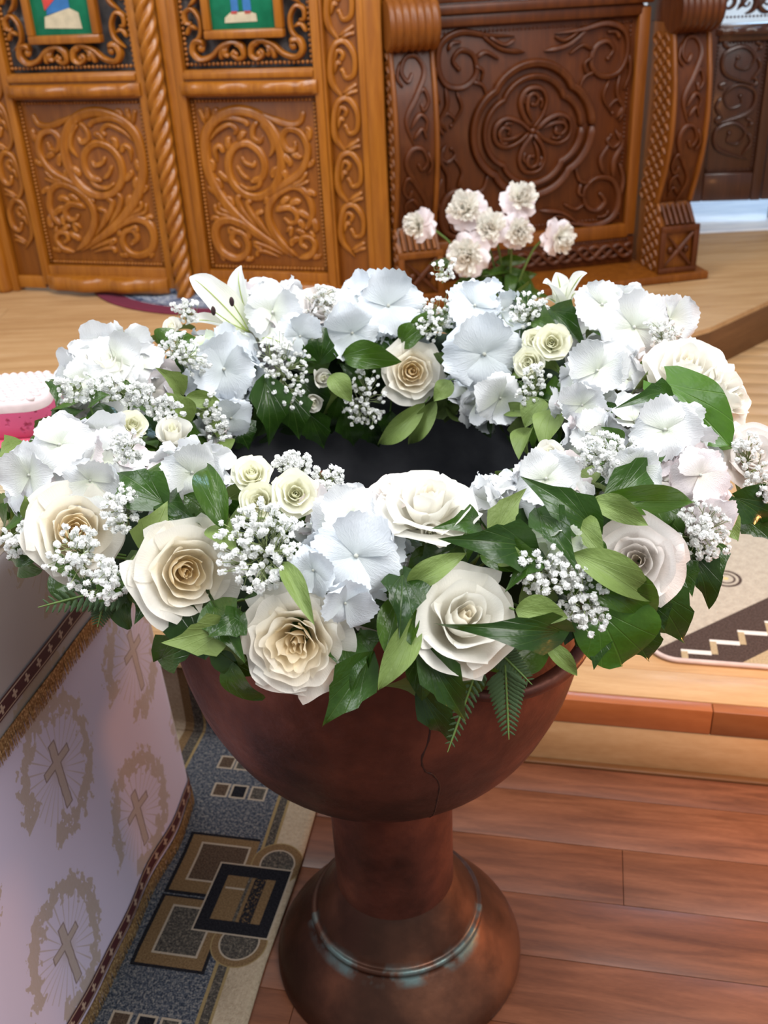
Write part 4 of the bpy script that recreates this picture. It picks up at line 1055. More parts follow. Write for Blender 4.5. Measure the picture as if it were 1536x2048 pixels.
FLORETS = [
    (13, (-0.0137, -0.4256, 1.0531), (0.0302, -0.8511, 0.5241), 0.0788),
    (19, (-0.0179, -0.3868, 1.0716), (0.0532, -0.5614, 0.8258), 0.0526),
    (13, (-0.0246, -0.4546, 1.0257), (0.1085, -0.9877, 0.1122), 0.0504),
    (13, (-0.0499, -0.4327, 1.0456), (-0.3994, -0.8482, 0.348), 0.0467),
    (7, (0.1595, 0.1439, 1.0156), (-0.0111, -0.9675, 0.2527), 0.1128),
    (6, (0.1547, 0.2154, 1.0607), (-0.1838, -0.7999, 0.5713), 0.0774),
    (8, (0.1748, 0.0875, 0.9742), (0.0466, -0.9977, -0.0489), 0.0736),
    (2, (-0.1917, 0.1125, 1.0249), (0.1414, -0.9563, 0.2559), 0.0935),
    (3, (-0.1835, 0.0675, 0.9737), (0.1872, -0.9815, -0.041), 0.0627),
    (5, (0.0321, 0.253, 1.0553), (0.3266, -0.8748, 0.3578), 0.101),
    (5, (-0.0199, 0.2224, 1.0287), (-0.1745, -0.9825, 0.0648), 0.0858),
    (15, (0.1615, -0.3419, 1.0737), (-0.1491, -0.7656, 0.6258), 0.0595),
    (9, (0.3358, 0.0443, 1.0777), (-0.1471, -0.8961, 0.4188), 0.0937),
    (9, (0.3174, 0.1416, 1.0769), (-0.3756, -0.6859, 0.6232), 0.0734),
    (9, (0.4003, 0.1099, 1.0623), (0.1366, -0.8587, 0.4939), 0.069),
    (4, (-0.1319, 0.2314, 1.0612), (0.1053, -0.9131, 0.3939), 0.0888),
    (18, (-0.094, 0.2072, 1.0327), (0.1532, -0.9787, 0.1366), 0.0707),
    (10, (0.2689, -0.06, 1.0638), (-0.2978, -0.7929, 0.5316), 0.0729),
    (10, (0.2313, -0.1607, 1.0659), (-0.4526, -0.8442, 0.2872), 0.0592),
    (14, (-0.1675, -0.3006, 1.0782), (0.0812, -0.9312, 0.3554), 0.0617),
    (0, (-0.3183, -0.2089, 1.072), (0.1185, -0.7927, 0.5979), 0.0671),
    (0, (-0.3445, -0.2392, 1.0543), (-0.1792, -0.915, 0.3614), 0.0634),
    (0, (-0.2702, -0.2856, 1.0683), (0.3364, -0.9297, 0.1498), 0.058),
    (11, (0.297, -0.2449, 1.0711), (-0.2621, -0.7689, 0.5833), 0.07),
    (12, (0.3206, -0.2928, 1.0436), (-0.0031, -0.8904, 0.4551), 0.0583),
    (11, (0.2501, -0.3159, 1.0647), (-0.3362, -0.9042, 0.2632), 0.0565),
    (12, (0.3222, -0.33, 1.0143), (0.0752, -0.9759, 0.2049), 0.0501),
    (1, (-0.3106, 0.0275, 1.0758), (0.2642, -0.764, 0.5886), 0.0742),
    (1, (-0.3342, -0.0406, 1.0777), (-0.1242, -0.9199, 0.372), 0.0529),
    (21, (0.1686, -0.406, 1.0414), (0.0135, -0.9427, 0.3332), 0.035),
]
GYPS = [
    ((-0.1005, -0.3643, 1.0114), (-0.0943, -0.3966, 1.0462), (0.0363, -0.0009, -0.0016), (-0.0021, -0.0204, -0.0365), 217, 0, 'dense gypsophila spray between the two front left roses'),
    ((-0.2864, -0.3006, 0.9769), (-0.2667, -0.3515, 1.018), (0.0256, -0.0006, -0.0011), (-0.0014, -0.0136, -0.0244), 95, 0, 'gypsophila lying over the far left cream rose'),
    ((-0.25, -0.3343, 0.9737), (-0.2338, -0.3813, 1.0104), (0.0182, -0.0005, -0.0008), (-0.0009, -0.0089, -0.0159), 72, 0, 'gypsophila hanging below the far left cream rose'),
    ((-0.2424, -0.2818, 1.0142), (-0.2265, -0.3315, 1.05), (0.014, -0.0003, -0.0006), (-0.0012, -0.0114, -0.0204), 72, 0, 'gypsophila between the far left rose and the ivy leaves'),
    ((-0.3734, -0.2065, 0.9493), (-0.3346, -0.2983, 1.0092), (0.0135, -0.0003, -0.0006), (-0.0009, -0.009, -0.0161), 50, 0, 'gypsophila at the outer left edge above the cloth'),
    ((0.1505, -0.3791, 0.9873), (0.1436, -0.4163, 1.0183), (0.0263, -0.0007, -0.0012), (-0.0009, -0.0085, -0.0153), 95, 0, 'gypsophila in the dark gap above the long ivy leaf'),
    ((0.1862, -0.3815, 0.9563), (0.1766, -0.4221, 0.9938), (0.0199, -0.0005, -0.0009), (-0.0012, -0.0118, -0.0212), 100, 0, 'gypsophila below the blush rose, hanging over the big ivy leaf'),
    ((0.3301, -0.2682, 0.9543), (0.3057, -0.3333, 1.0034), (0.0275, -0.0007, -0.0012), (-0.0013, -0.0122, -0.0219), 118, 0, 'gypsophila at the right below the pinkish hydrangea'),
    ((0.2416, -0.2381, 1.0206), (0.2257, -0.299, 1.0603), (0.0287, -0.0007, -0.0013), (-0.0012, -0.0111, -0.0199), 118, 0, 'airy gypsophila at the right of the opening'),
    ((0.4281, -0.133, 0.951), (0.3923, -0.2164, 1.0094), (0.0132, -0.0003, -0.0006), (-0.002, -0.0193, -0.0345), 72, 0, 'gypsophila at the right edge beside the blush pink rose'),
    ((-0.3371, 0.0179, 1.0208), (-0.309, -0.0722, 1.0642), (0.049, -0.0012, -0.0022), (-0.001, -0.0098, -0.0176), 113, 0, 'gypsophila on the left in front of the shoulder hydrangea'),
    ((-0.2776, 0.0162, 0.9977), (-0.2535, -0.0768, 1.0443), (0.0348, -0.0009, -0.0015), (-0.001, -0.0099, -0.0177), 95, 0, 'gypsophila on the left above the small greenish rose'),
    ((-0.2587, 0.1552, 1.0131), (-0.2459, 0.1012, 1.0447), (0.0361, -0.0009, -0.0016), (-0.0018, -0.0176, -0.0315), 95, 0, 'gypsophila between the two left hydrangeas'),
    ((-0.2289, 0.0972, 0.9457), (-0.2136, 0.0246, 0.9873), (0.0191, -0.0005, -0.0008), (-0.0015, -0.014, -0.025), 56, 0, 'gypsophila left of the opening behind the rosebud'),
    ((-0.2682, -0.1407, 1.0137), (-0.2399, -0.2402, 1.0657), (0.0151, -0.0004, -0.0007), (-0.0006, -0.0061, -0.011), 39, 0, 'small gypsophila tuft beside the far left hydrangea'),
    ((-0.1299, 0.217, 0.9596), (-0.1243, 0.1778, 0.9909), (0.0404, -0.001, -0.0018), (-0.0025, -0.024, -0.043), 135, 0, 'gypsophila at the back left hanging into the opening'),
    ((-0.0102, 0.2522, 0.9009), (-0.0086, 0.2024, 0.9363), (0.0346, -0.0009, -0.0015), (-0.0022, -0.0213, -0.0381), 95, 0, 'gypsophila at the back beside the peach-hearted rose'),
    ((-0.0707, 0.3396, 1.0203), (-0.0662, 0.2718, 1.0522), (0.0255, -0.0006, -0.0011), (-0.0017, -0.016, -0.0287), 72, 0, 'gypsophila at the back right of the lily'),
    ((0.1076, 0.2777, 1.0112), (0.1047, 0.2325, 1.0373), (0.0322, -0.0008, -0.0014), (-0.0017, -0.0166, -0.0297), 95, 0, 'gypsophila at the back between the two columns of hydrangea'),
    ((0.1193, 0.3541, 1.055), (0.1182, 0.3384, 1.0642), (0.0189, -0.0005, -0.0008), (-0.0008, -0.0074, -0.0132), 33, 0, 'small gypsophila tuft standing up in front of the peonies'),
    ((0.2399, 0.2497, 1.0203), (0.227, 0.1716, 1.0546), (0.0274, -0.0007, -0.0012), (-0.0012, -0.0117, -0.0209), 72, 0, 'gypsophila at the back beside the white lily bud'),
    ((0.2344, 0.1024, 0.9683), (0.2226, 0.0379, 1.006), (0.016, -0.0004, -0.0007), (-0.0016, -0.0156, -0.0279), 56, 0, 'gypsophila in the gap below the yellow spray roses'),
    ((0.3905, 0.0978, 1.0266), (0.3644, 0.013, 1.0631), (0.0246, -0.0006, -0.0011), (-0.0007, -0.0067, -0.0121), 44, 0, 'gypsophila on top of the right shoulder rose'),
    ((-0.0762, -0.2758, 1.024), (-0.071, -0.2869, 1.0765), (0.0204, -0.0005, -0.0009), (-0.0005, -0.0053, -0.0094), 50, 1, 'thin gypsophila sprig over the opening, left one'),
    ((-0.0436, -0.2812, 1.0251), (-0.0404, -0.2971, 1.0638), (0.0168, -0.0004, -0.0007), (-0.0006, -0.0058, -0.0104), 39, 1, 'thin gypsophila sprig over the opening, right one'),
    ((-0.261, 0.2673, 1.0405), (-0.2486, 0.2058, 1.0647), (0.0209, -0.0005, -0.0009), (-0.0007, -0.0068, -0.0122), 39, 0, 'gypsophila at the back left edge by the lily'),
]
LEAVES = [
    (0, (-0.0087, -0.4616, 0.9697), (-0.0515, -0.486, 0.9167), (-0.0028, -0.8833, 0.4687), 0.041, 'ivy', 0),
    (0, (0.0221, -0.4345, 1.0169), (0.0145, -0.4855, 0.9799), (0.0024, -0.8431, 0.5377), 0.0361, 'oval', 0),
    (0, (0.0359, -0.4542, 1.0064), (0.0001, -0.4978, 0.966), (-0.0088, -0.8545, 0.5195), 0.026, 'oval', 1),
    (0, (0.0251, -0.43, 1.0343), (0.0199, -0.483, 1.0106), (0.0012, -0.8254, 0.5646), 0.042, 'ivy', 0),
    (0, (-0.0277, -0.4481, 0.9768), (-0.0246, -0.481, 0.9532), (0.0152, -0.864, 0.5033), 0.0344, 'ivy', 0),
    (0, (-0.0145, -0.437, 0.9786), (-0.0088, -0.4687, 0.9699), (0.0137, -0.8521, 0.5232), 0.0303, 'ivy', 0),
    (1, (0.0409, -0.4661, 0.9807), (0.0759, -0.4882, 0.9119), (0.0138, -0.8828, 0.4696), 0.0365, 'ivy', 0),
    (1, (0.0379, -0.4562, 0.9266), (0.0617, -0.4569, 0.8606), (0.0129, -0.9187, 0.3947), 0.0325, 'ivy', 0),
    (1, (0.0375, -0.4424, 0.963), (0.0371, -0.4737, 0.9328), (0.0046, -0.8787, 0.4774), 0.0306, 'oval', 0),
    (1, (0.0499, -0.4523, 0.9589), (0.0786, -0.4751, 0.9529), (0.0114, -0.8674, 0.4975), 0.026, 'oval', 1),
    (2, (0.156, -0.4593, 0.9884), (0.0623, -0.4965, 1.0266), (-0.0553, -0.83, 0.5551), 0.0352, 'ivy', 0),
    (2, (0.1181, -0.4582, 1.0118), (0.1599, -0.4737, 1.012), (-0.0104, -0.8329, 0.5534), 0.0259, 'oval', 1),
    (2, (0.147, -0.4461, 0.9671), (0.1742, -0.4641, 0.9415), (-0.0054, -0.8729, 0.4879), 0.0157, 'oval', 1),
    (2, (0.1967, -0.412, 0.9499), (0.1941, -0.4406, 0.9319), (-0.0111, -0.8852, 0.4651), 0.034, 'ivy', 0),
    (2, (0.1859, -0.4083, 0.9507), (0.2079, -0.4275, 0.9354), (0.0004, -0.8828, 0.4697), 0.0319, 'ivy', 0),
    (3, (0.1974, -0.4119, 0.9775), (0.2244, -0.4314, 0.9218), (-0.0052, -0.8836, 0.4681), 0.0747, 'round', 0),
    (3, (0.2558, -0.3787, 0.9735), (0.2987, -0.3788, 0.9032), (0.0043, -0.8954, 0.4451), 0.0545, 'ivy', 0),
    (3, (0.2478, -0.3932, 0.9698), (0.2628, -0.4149, 0.9496), (-0.0139, -0.8728, 0.4879), 0.0366, 'ivy', 0),
    (3, (0.1739, -0.4135, 1.0379), (0.2451, -0.4359, 0.9963), (-0.0144, -0.8377, 0.546), 0.0326, 'oval', 1),
    (3, (0.1759, -0.4192, 1.0183), (0.2555, -0.426, 0.9766), (-0.004, -0.8472, 0.5312), 0.0397, 'oval', 0),
    (3, (0.2311, -0.3941, 0.9433), (0.2597, -0.3988, 0.898), (0.0021, -0.9045, 0.4265), 0.0424, 'ivy', 0),
    (4, (0.1961, -0.3879, 1.047), (0.1375, -0.3656, 1.0915), (-0.0879, -0.7552, 0.6496), 0.0421, 'ivy', 0),
    (4, (0.1976, -0.3572, 1.0529), (0.3058, -0.3402, 1.0428), (-0.0309, -0.792, 0.6097), 0.0258, 'oval', 0),
    (4, (0.2231, -0.3458, 1.0503), (0.285, -0.2994, 1.0734), (-0.0694, -0.7624, 0.6434), 0.0398, 'ivy', 0),
    (4, (0.201, -0.3509, 1.0544), (0.2453, -0.386, 1.0471), (-0.047, -0.7954, 0.6043), 0.0226, 'oval', 1),
    (4, (0.151, -0.3764, 1.0559), (0.1726, -0.4384, 1.0387), (-0.035, -0.8055, 0.5915), 0.0348, 'ivy', 0),
    (4, (0.178, -0.3772, 1.0496), (0.197, -0.4215, 1.0427), (-0.0424, -0.8038, 0.5933), 0.0263, 'oval', 1),
    (4, (0.1883, -0.3763, 1.0276), (0.2028, -0.4192, 1.0159), (-0.0325, -0.8173, 0.5753), 0.0245, 'oval', 0),
    (5, (0.1352, -0.4094, 1.0429), (0.0632, -0.4315, 1.0708), (-0.0571, -0.7818, 0.6209), 0.0449, 'ivy', 0),
    (5, (0.108, -0.3994, 1.0538), (0.1392, -0.3749, 1.084), (-0.0366, -0.7555, 0.6541), 0.0272, 'ivy', 1),
    (5, (0.0288, -0.4373, 1.0276), (0.0777, -0.4363, 1.0572), (0.0112, -0.7893, 0.6139), 0.022, 'oval', 1),
    (5, (0.0933, -0.3721, 1.049), (0.0591, -0.4034, 1.0665), (-0.0404, -0.7554, 0.654), 0.0309, 'ivy', 0),
    (5, (0.1386, -0.4027, 1.036), (0.1137, -0.4529, 1.0326), (-0.0377, -0.8102, 0.5849), 0.0344, 'ivy', 0),
    (5, (0.1068, -0.4107, 1.0377), (0.13, -0.4347, 1.0459), (-0.0204, -0.7975, 0.6029), 0.0215, 'oval', 1),
    (5, (0.0945, -0.4034, 1.0339), (0.149, -0.4267, 1.0347), (-0.0074, -0.7981, 0.6024), 0.0305, 'oval', 0),
    (6, (-0.1943, -0.326, 1.0611), (-0.2424, -0.2933, 1.0839), (0.1114, -0.7333, 0.6707), 0.0472, 'ivy', 0),
    (6, (-0.1286, -0.3871, 1.0631), (-0.1489, -0.3247, 1.1048), (0.0854, -0.7261, 0.6822), 0.0278, 'oval', 0),
    (6, (-0.1997, -0.3787, 1.0415), (-0.1819, -0.3599, 1.0809), (0.0934, -0.761, 0.642), 0.0395, 'ivy', 1),
    (6, (-0.1946, -0.314, 1.0573), (-0.1558, -0.373, 1.0662), (0.1094, -0.7494, 0.653), 0.0276, 'ivy', 0),
    (6, (-0.1668, -0.3531, 1.0455), (-0.1862, -0.359, 1.0661), (0.0799, -0.7544, 0.6515), 0.0319, 'ivy', 0),
    (6, (-0.137, -0.3624, 1.0544), (-0.1188, -0.4141, 1.0627), (0.0701, -0.7715, 0.6323), 0.0264, 'oval', 1),
    (6, (-0.1513, -0.3294, 1.0471), (-0.1718, -0.3292, 1.0697), (0.0982, -0.7212, 0.6858), 0.0327, 'oval', 0),
    (7, (-0.1285, -0.4408, 0.9965), (-0.1857, -0.451, 0.9911), (0.0198, -0.8409, 0.5408), 0.0367, 'ivy', 1),
    (7, (-0.1408, -0.4206, 1.0043), (-0.1158, -0.4687, 0.9835), (0.0444, -0.8443, 0.5341), 0.041, 'ivy', 0),
    (7, (-0.1166, -0.4386, 1.0074), (-0.1406, -0.4628, 1.0047), (0.0304, -0.8325, 0.5532), 0.0298, 'ivy', 0),
    (7, (-0.0763, -0.4285, 1.0521), (-0.0499, -0.4902, 1.0323), (0.0413, -0.8195, 0.5716), 0.0174, 'oval', 1),
    (7, (-0.234, -0.3691, 1.0107), (-0.247, -0.4, 1.0043), (0.0477, -0.8296, 0.5563), 0.0273, 'oval', 0),
    (7, (-0.2054, -0.3856, 0.9979), (-0.214, -0.4169, 0.9925), (0.0398, -0.8372, 0.5454), 0.0315, 'ivy', 0),
    (8, (-0.237, 0.0277, 1.0285), (-0.2553, 0.0109, 1.0685), (0.364, -0.7404, 0.565), 0.0323, 'ivy', 1),
    (8, (-0.2275, -0.0123, 0.9998), (-0.2385, -0.0259, 1.0486), (0.4188, -0.713, 0.5623), 0.0342, 'oval', 1),
    (8, (-0.1927, 0.073, 0.9681), (-0.2258, 0.0305, 1.0067), (0.4203, -0.7854, 0.4544), 0.0455, 'ivy', 1),
    (8, (-0.2331, 0.0349, 1.0185), (-0.1904, 0.0489, 1.0067), (0.4252, -0.7669, 0.4807), 0.023, 'oval', 1),
    (8, (-0.2916, 0.145, 1.0557), (-0.3349, 0.1298, 1.0726), (0.1693, -0.7618, 0.6253), 0.0308, 'oval', 1),
    (8, (-0.2767, 0.1363, 1.0545), (-0.2568, 0.137, 1.0746), (0.2477, -0.7727, 0.5845), 0.0294, 'oval', 0),
    (8, (-0.2566, 0.1516, 1.0479), (-0.2319, 0.1375, 1.0623), (0.2636, -0.7859, 0.5594), 0.027, 'oval', 0),
    (8, (-0.3984, 0.0686, 1.0309), (-0.3883, 0.0041, 1.0294), (0.0741, -0.7674, 0.6369), 0.0317, 'ivy', 0),
    (8, (-0.2824, -0.0429, 1.0504), (-0.285, -0.0393, 1.0753), (0.3201, -0.7108, 0.6263), 0.0213, 'oval', 0),
    (8, (-0.3231, -0.0672, 1.0566), (-0.3, -0.0878, 1.0767), (0.266, -0.7129, 0.6488), 0.0207, 'oval', 0),
    (9, (-0.1443, 0.156, 0.9856), (-0.1411, 0.1188, 0.9049), (0.3114, -0.901, 0.3022), 0.0593, 'ivy', 0),
    (9, (-0.1134, 0.1784, 0.9559), (-0.1037, 0.1619, 0.8914), (0.2338, -0.9371, 0.2591), 0.0574, 'ivy', 0),
    (9, (-0.0683, 0.2041, 0.9966), (-0.0563, 0.2155, 1.0451), (0.1089, -0.8952, 0.4322), 0.0512, 'ivy', 0),
    (9, (-0.0358, 0.2033, 1.0012), (0.0436, 0.1725, 1.0007), (0.0173, -0.9286, 0.3708), 0.041, 'oval', 0),
    (9, (-0.0549, 0.1885, 0.9792), (-0.0273, 0.1625, 0.9491), (0.1007, -0.9427, 0.318), 0.0327, 'oval', 1),
    (9, (-0.1868, 0.114, 0.9421), (-0.1686, 0.1019, 0.9085), (0.3962, -0.8697, 0.2945), 0.0483, 'ivy', 0),
    (9, (-0.0891, 0.2003, 0.9139), (-0.0716, 0.2055, 0.8533), (0.1639, -0.9701, 0.1789), 0.0519, 'ivy', 0),
    (9, (-0.0386, 0.2173, 0.9037), (-0.0272, 0.2222, 0.8427), (0.0694, -0.9853, 0.156), 0.0451, 'ivy', 0),
    (9, (-0.1103, 0.2111, 1.0113), (-0.0739, 0.1866, 1.0033), (0.1684, -0.8981, 0.4063), 0.0355, 'ivy', 0),
    (9, (-0.207, 0.0583, 0.9465), (-0.1912, 0.0286, 0.9377), (0.4757, -0.8009, 0.3638), 0.0395, 'oval', 1),
    (10, (0.0787, 0.1753, 0.9351), (0.0055, 0.1767, 0.8677), (-0.1059, -0.9682, 0.2265), 0.0319, 'oval', 1),
    (10, (0.0946, 0.1773, 0.9372), (0.0505, 0.1763, 0.8658), (-0.1609, -0.9613, 0.2235), 0.029, 'oval', 1),
    (10, (0.1139, 0.1616, 0.9731), (0.0904, 0.1413, 0.9518), (-0.223, -0.9172, 0.3301), 0.028, 'oval', 1),
    (10, (0.0283, 0.2206, 0.8985), (0.0186, 0.2186, 0.8503), (-0.0398, -0.9861, 0.1612), 0.0376, 'ivy', 0),
    (10, (0.0473, 0.227, 1.0047), (0.0839, 0.2125, 1.0381), (-0.085, -0.8943, 0.4392), 0.0358, 'oval', 0),
    (10, (0.0692, 0.2268, 1.0112), (0.0995, 0.2292, 1.0539), (-0.1021, -0.8765, 0.4705), 0.0286, 'oval', 0),
    (10, (0.1054, 0.1854, 0.9905), (0.1148, 0.1641, 1.0168), (-0.1914, -0.8939, 0.4053), 0.028, 'ivy', 0),
    (10, (-0.0025, 0.2381, 0.8761), (0.0107, 0.2404, 0.8322), (0.0029, -0.9936, 0.1129), 0.0459, 'ivy', 0),
    (11, (0.2583, 0.1828, 1.0585), (0.2888, 0.1046, 1.0329), (-0.2123, -0.7835, 0.584), 0.0433, 'ivy', 0),
    (11, (0.2196, 0.2866, 1.0515), (0.2424, 0.2201, 1.0469), (-0.1046, -0.7823, 0.6141), 0.0405, 'ivy', 0),
    (11, (0.1763, 0.0973, 0.9517), (0.2262, 0.0428, 0.9689), (-0.409, -0.8231, 0.3941), 0.0199, 'oval', 1),
    (11, (0.2244, 0.0267, 0.9934), (0.1955, 0.0041, 0.9695), (-0.463, -0.763, 0.4512), 0.0356, 'oval', 1),
    (11, (0.2352, -0.0013, 0.9978), (0.2046, -0.0759, 0.9789), (-0.4794, -0.7157, 0.5078), 0.0403, 'oval', 1),
    (11, (0.2139, 0.0329, 0.9492), (0.1816, -0.0312, 0.949), (-0.4997, -0.7654, 0.4055), 0.0319, 'oval', 1),
    (11, (0.2247, -0.0124, 0.9761), (0.2258, -0.0784, 0.9726), (-0.4915, -0.7106, 0.5034), 0.0367, 'ivy', 0),
    (11, (0.2092, 0.0944, 0.9803), (0.1805, 0.0786, 0.9521), (-0.4046, -0.8296, 0.3848), 0.0335, 'ivy', 0),
    (11, (0.231, 0.1827, 1.0471), (0.2487, 0.1249, 1.0583), (-0.2322, -0.7973, 0.5571), 0.0339, 'oval', 0),
    (12, (0.3309, -0.1168, 1.0671), (0.3824, -0.2006, 1.0312), (-0.0911, -0.7758, 0.6244), 0.0652, 'round', 0),
    (12, (0.3244, -0.1548, 1.0671), (0.265, -0.2064, 1.0889), (-0.2074, -0.7207, 0.6614), 0.0327, 'ivy', 0),
    (12, (0.2455, -0.2728, 1.0706), (0.2278, -0.2807, 1.0933), (-0.1439, -0.7274, 0.671), 0.0213, 'oval', 0),
    (12, (0.3782, -0.2431, 0.9886), (0.4299, -0.2303, 0.9411), (0.028, -0.8737, 0.4857), 0.0477, 'ivy', 0),
    (12, (0.4055, -0.2116, 0.9421), (0.4296, -0.2417, 0.9295), (0.0401, -0.8972, 0.4398), 0.0379, 'ivy', 0),
    (13, (0.3056, -0.3325, 0.9833), (0.3278, -0.3545, 0.9244), (0.0012, -0.8857, 0.4642), 0.0364, 'ivy', 0),
    (13, (0.3335, -0.309, 0.9731), (0.3362, -0.3447, 0.96), (-0.0051, -0.8703, 0.4924), 0.0294, 'ivy', 0),
    (13, (0.3079, -0.3296, 0.9699), (0.3393, -0.3281, 0.9787), (-0.0006, -0.8548, 0.519), 0.0292, 'oval', 0),
    (13, (0.2886, -0.3444, 0.9746), (0.2989, -0.3729, 0.9583), (-0.0076, -0.8681, 0.4963), 0.0333, 'ivy', 0),
    (13, (0.352, -0.2764, 0.9879), (0.3595, -0.3106, 0.9808), (-0.0073, -0.8534, 0.5212), 0.023, 'oval', 1),
    (14, (-0.3991, -0.1055, 1.0307), (-0.4109, -0.157, 1.0369), (0.0579, -0.7946, 0.6044), 0.0335, 'ivy', 1),
    (14, (-0.3146, -0.3101, 1.0094), (-0.3704, -0.2984, 0.9895), (0.0272, -0.8379, 0.5452), 0.0207, 'oval', 0),
    (14, (-0.3368, -0.271, 1.0251), (-0.3386, -0.2825, 1.0492), (0.0781, -0.7953, 0.6011), 0.0198, 'oval', 1),
    (14, (-0.3105, -0.3127, 1.0022), (-0.2794, -0.3691, 1.0131), (0.0594, -0.8283, 0.5572), 0.0218, 'oval', 0),
    (14, (-0.4348, -0.0581, 1.0005), (-0.4123, -0.1202, 1.0034), (0.0065, -0.8164, 0.5775), 0.0234, 'ivy', 0),
]
FERNS = [
    ((-0.219, -0.378, 1.0074), (-0.3128, -0.3786, 0.9858), (0.3302, -0.7859, 0.5228), 0.0435, 'feathery fern frond pointing left over the altar cloth'),
    ((-0.2482, -0.3681, 0.9971), (-0.2623, -0.3777, 0.9594), (0.279, -0.7872, 0.55), 0.0279, 'fern frond hanging beside the fringe of the cloth'),
    ((0.0894, -0.4519, 0.956), (0.0573, -0.4831, 0.8796), (-0.0497, -0.732, 0.6795), 0.0201, 'thin fern frond hanging in front of the golden ivy leaf'),
    ((0.1119, -0.4488, 0.9467), (0.1131, -0.4736, 0.8819), (-0.1096, -0.7345, 0.6697), 0.0353, 'fern frond hanging over the copper handle'),
    ((0.1009, -0.4462, 0.9673), (0.1355, -0.4563, 0.9288), (-0.136, -0.7655, 0.6289), 0.0263, 'fern frond under the long ivy leaf'),
    ((-0.1993, -0.4016, 0.9893), (-0.1842, -0.4015, 0.9689), (0.2088, -0.7981, 0.5652), 0.0136, 'small fern tip under the front left rose'),
]
LILIES = [
    ((-0.1586, 0.2378, 1.0156), [(-0.2398, 0.2347, 1.1127), (-0.1715, 0.271, 1.1161), (-0.2495, 0.2025, 1.055), (-0.2073, 0.2094, 1.0059), (-0.101, 0.1818, 1.0178), (-0.1314, 0.2512, 1.0806)], 1.0, 'white lily at the back left with curling petals and a dark anther'),
    ((0.2876, 0.2495, 1.0311), [(0.2508, 0.2217, 1.084), (0.2753, 0.2583, 1.088), (0.3131, 0.227, 1.0935), (0.2576, 0.2406, 1.0562), (0.2886, 0.2215, 1.0835), (0.3054, 0.2447, 1.0635)], 0.8, 'half-open white lily at the back right with green ribs'),
]
PEONIES = [
    ((0.1606, 1.8843, 0.7831), (-0.7406, -0.6452, 0.188), 0.105, 'white peony leaning out on the left of the vase'),
    ((0.3039, 1.9042, 0.8187), (-0.3262, -0.7567, 0.5666), 0.1275, 'white peony, upper left of the vase bunch'),
    ((0.4672, 1.9148, 0.8377), (0.2706, -0.7315, 0.6259), 0.12, 'white peony standing highest in the vase'),
    ((0.373, 1.8754, 0.7671), (-0.2333, -0.8287, 0.5088), 0.12, 'white peony in the middle of the vase bunch'),
    ((0.4548, 1.8683, 0.7543), (0.2304, -0.9649, 0.1257), 0.111, 'blush white peony, right of the bunch, facing out'),
    ((0.3014, 1.8369, 0.6982), (-0.5193, -0.8389, 0.1631), 0.138, 'white peony, lowest in the vase bunch'),
    ((0.5782, 1.8557, 0.7318), (0.6192, -0.785, 0.0167), 0.114, 'white peony leaning out on the right of the vase'),
]
# ------------------------------------------------------------------ flowers
rf = np.random.default_rng(11)
def sstep(a, b, x): t = np.clip((x - a) / (b - a), 0, 1); return t * t * (3 - 2 * t)
def petal_mesh(name, mat, phi, w, Rb, Rt, H, curl=0.0, z0=0.0, nu=13, nv=10, seed=0, ruffle=.012, notch=.10, tip=0.0, lean=0.0, off=(0, 0)):
    """a cupped petal wrapped round the z axis; phi and w are angles, Rb and Rt radii at mid height and rim"""
    r_ = np.random.default_rng(seed)
    p1, p2, p3 = r_.uniform(0, 6.28, 3)
    P = []; U = []
    for i in range(nu):
        s = -1 + 2 * i / (nu - 1); row = []; ur = []
        for j in range(nv):
            t = j / (nv - 1)
            f = (math.sin(math.pi * (.10 + .62 * t)) ** .75)
            a = phi + s * w * f
            r = Rb * min(1, math.sin(min(1, t * 1.3) * math.pi / 2)) ** .8 + (Rt - Rb) * sstep(.45, 1, t) ** 1.2
            k = sstep(.62, 1, t)
            r += curl * k * k * (1 + .35 * s * s) + .02 * s * s * Rb + ruffle * k * math.sin(s * 4.2 + p1)
            h = H * t * (1 - notch * s * s * t) + tip * k * (1 - abs(s)) ** 2
            z = z0 + h - curl * .55 * k * k + ruffle * .9 * k * math.sin(s * 5.5 + p2) + lean * s * t
            q = sstep(0, 1, t); row.append((r * math.cos(a) + off[0] * q, r * math.sin(a) + off[1] * q, z)); ur.append((.5 + .5 * s * f, t))
        P.append(row); U.append(ur)
    return MB().grid(P, U).mesh(name, mat)
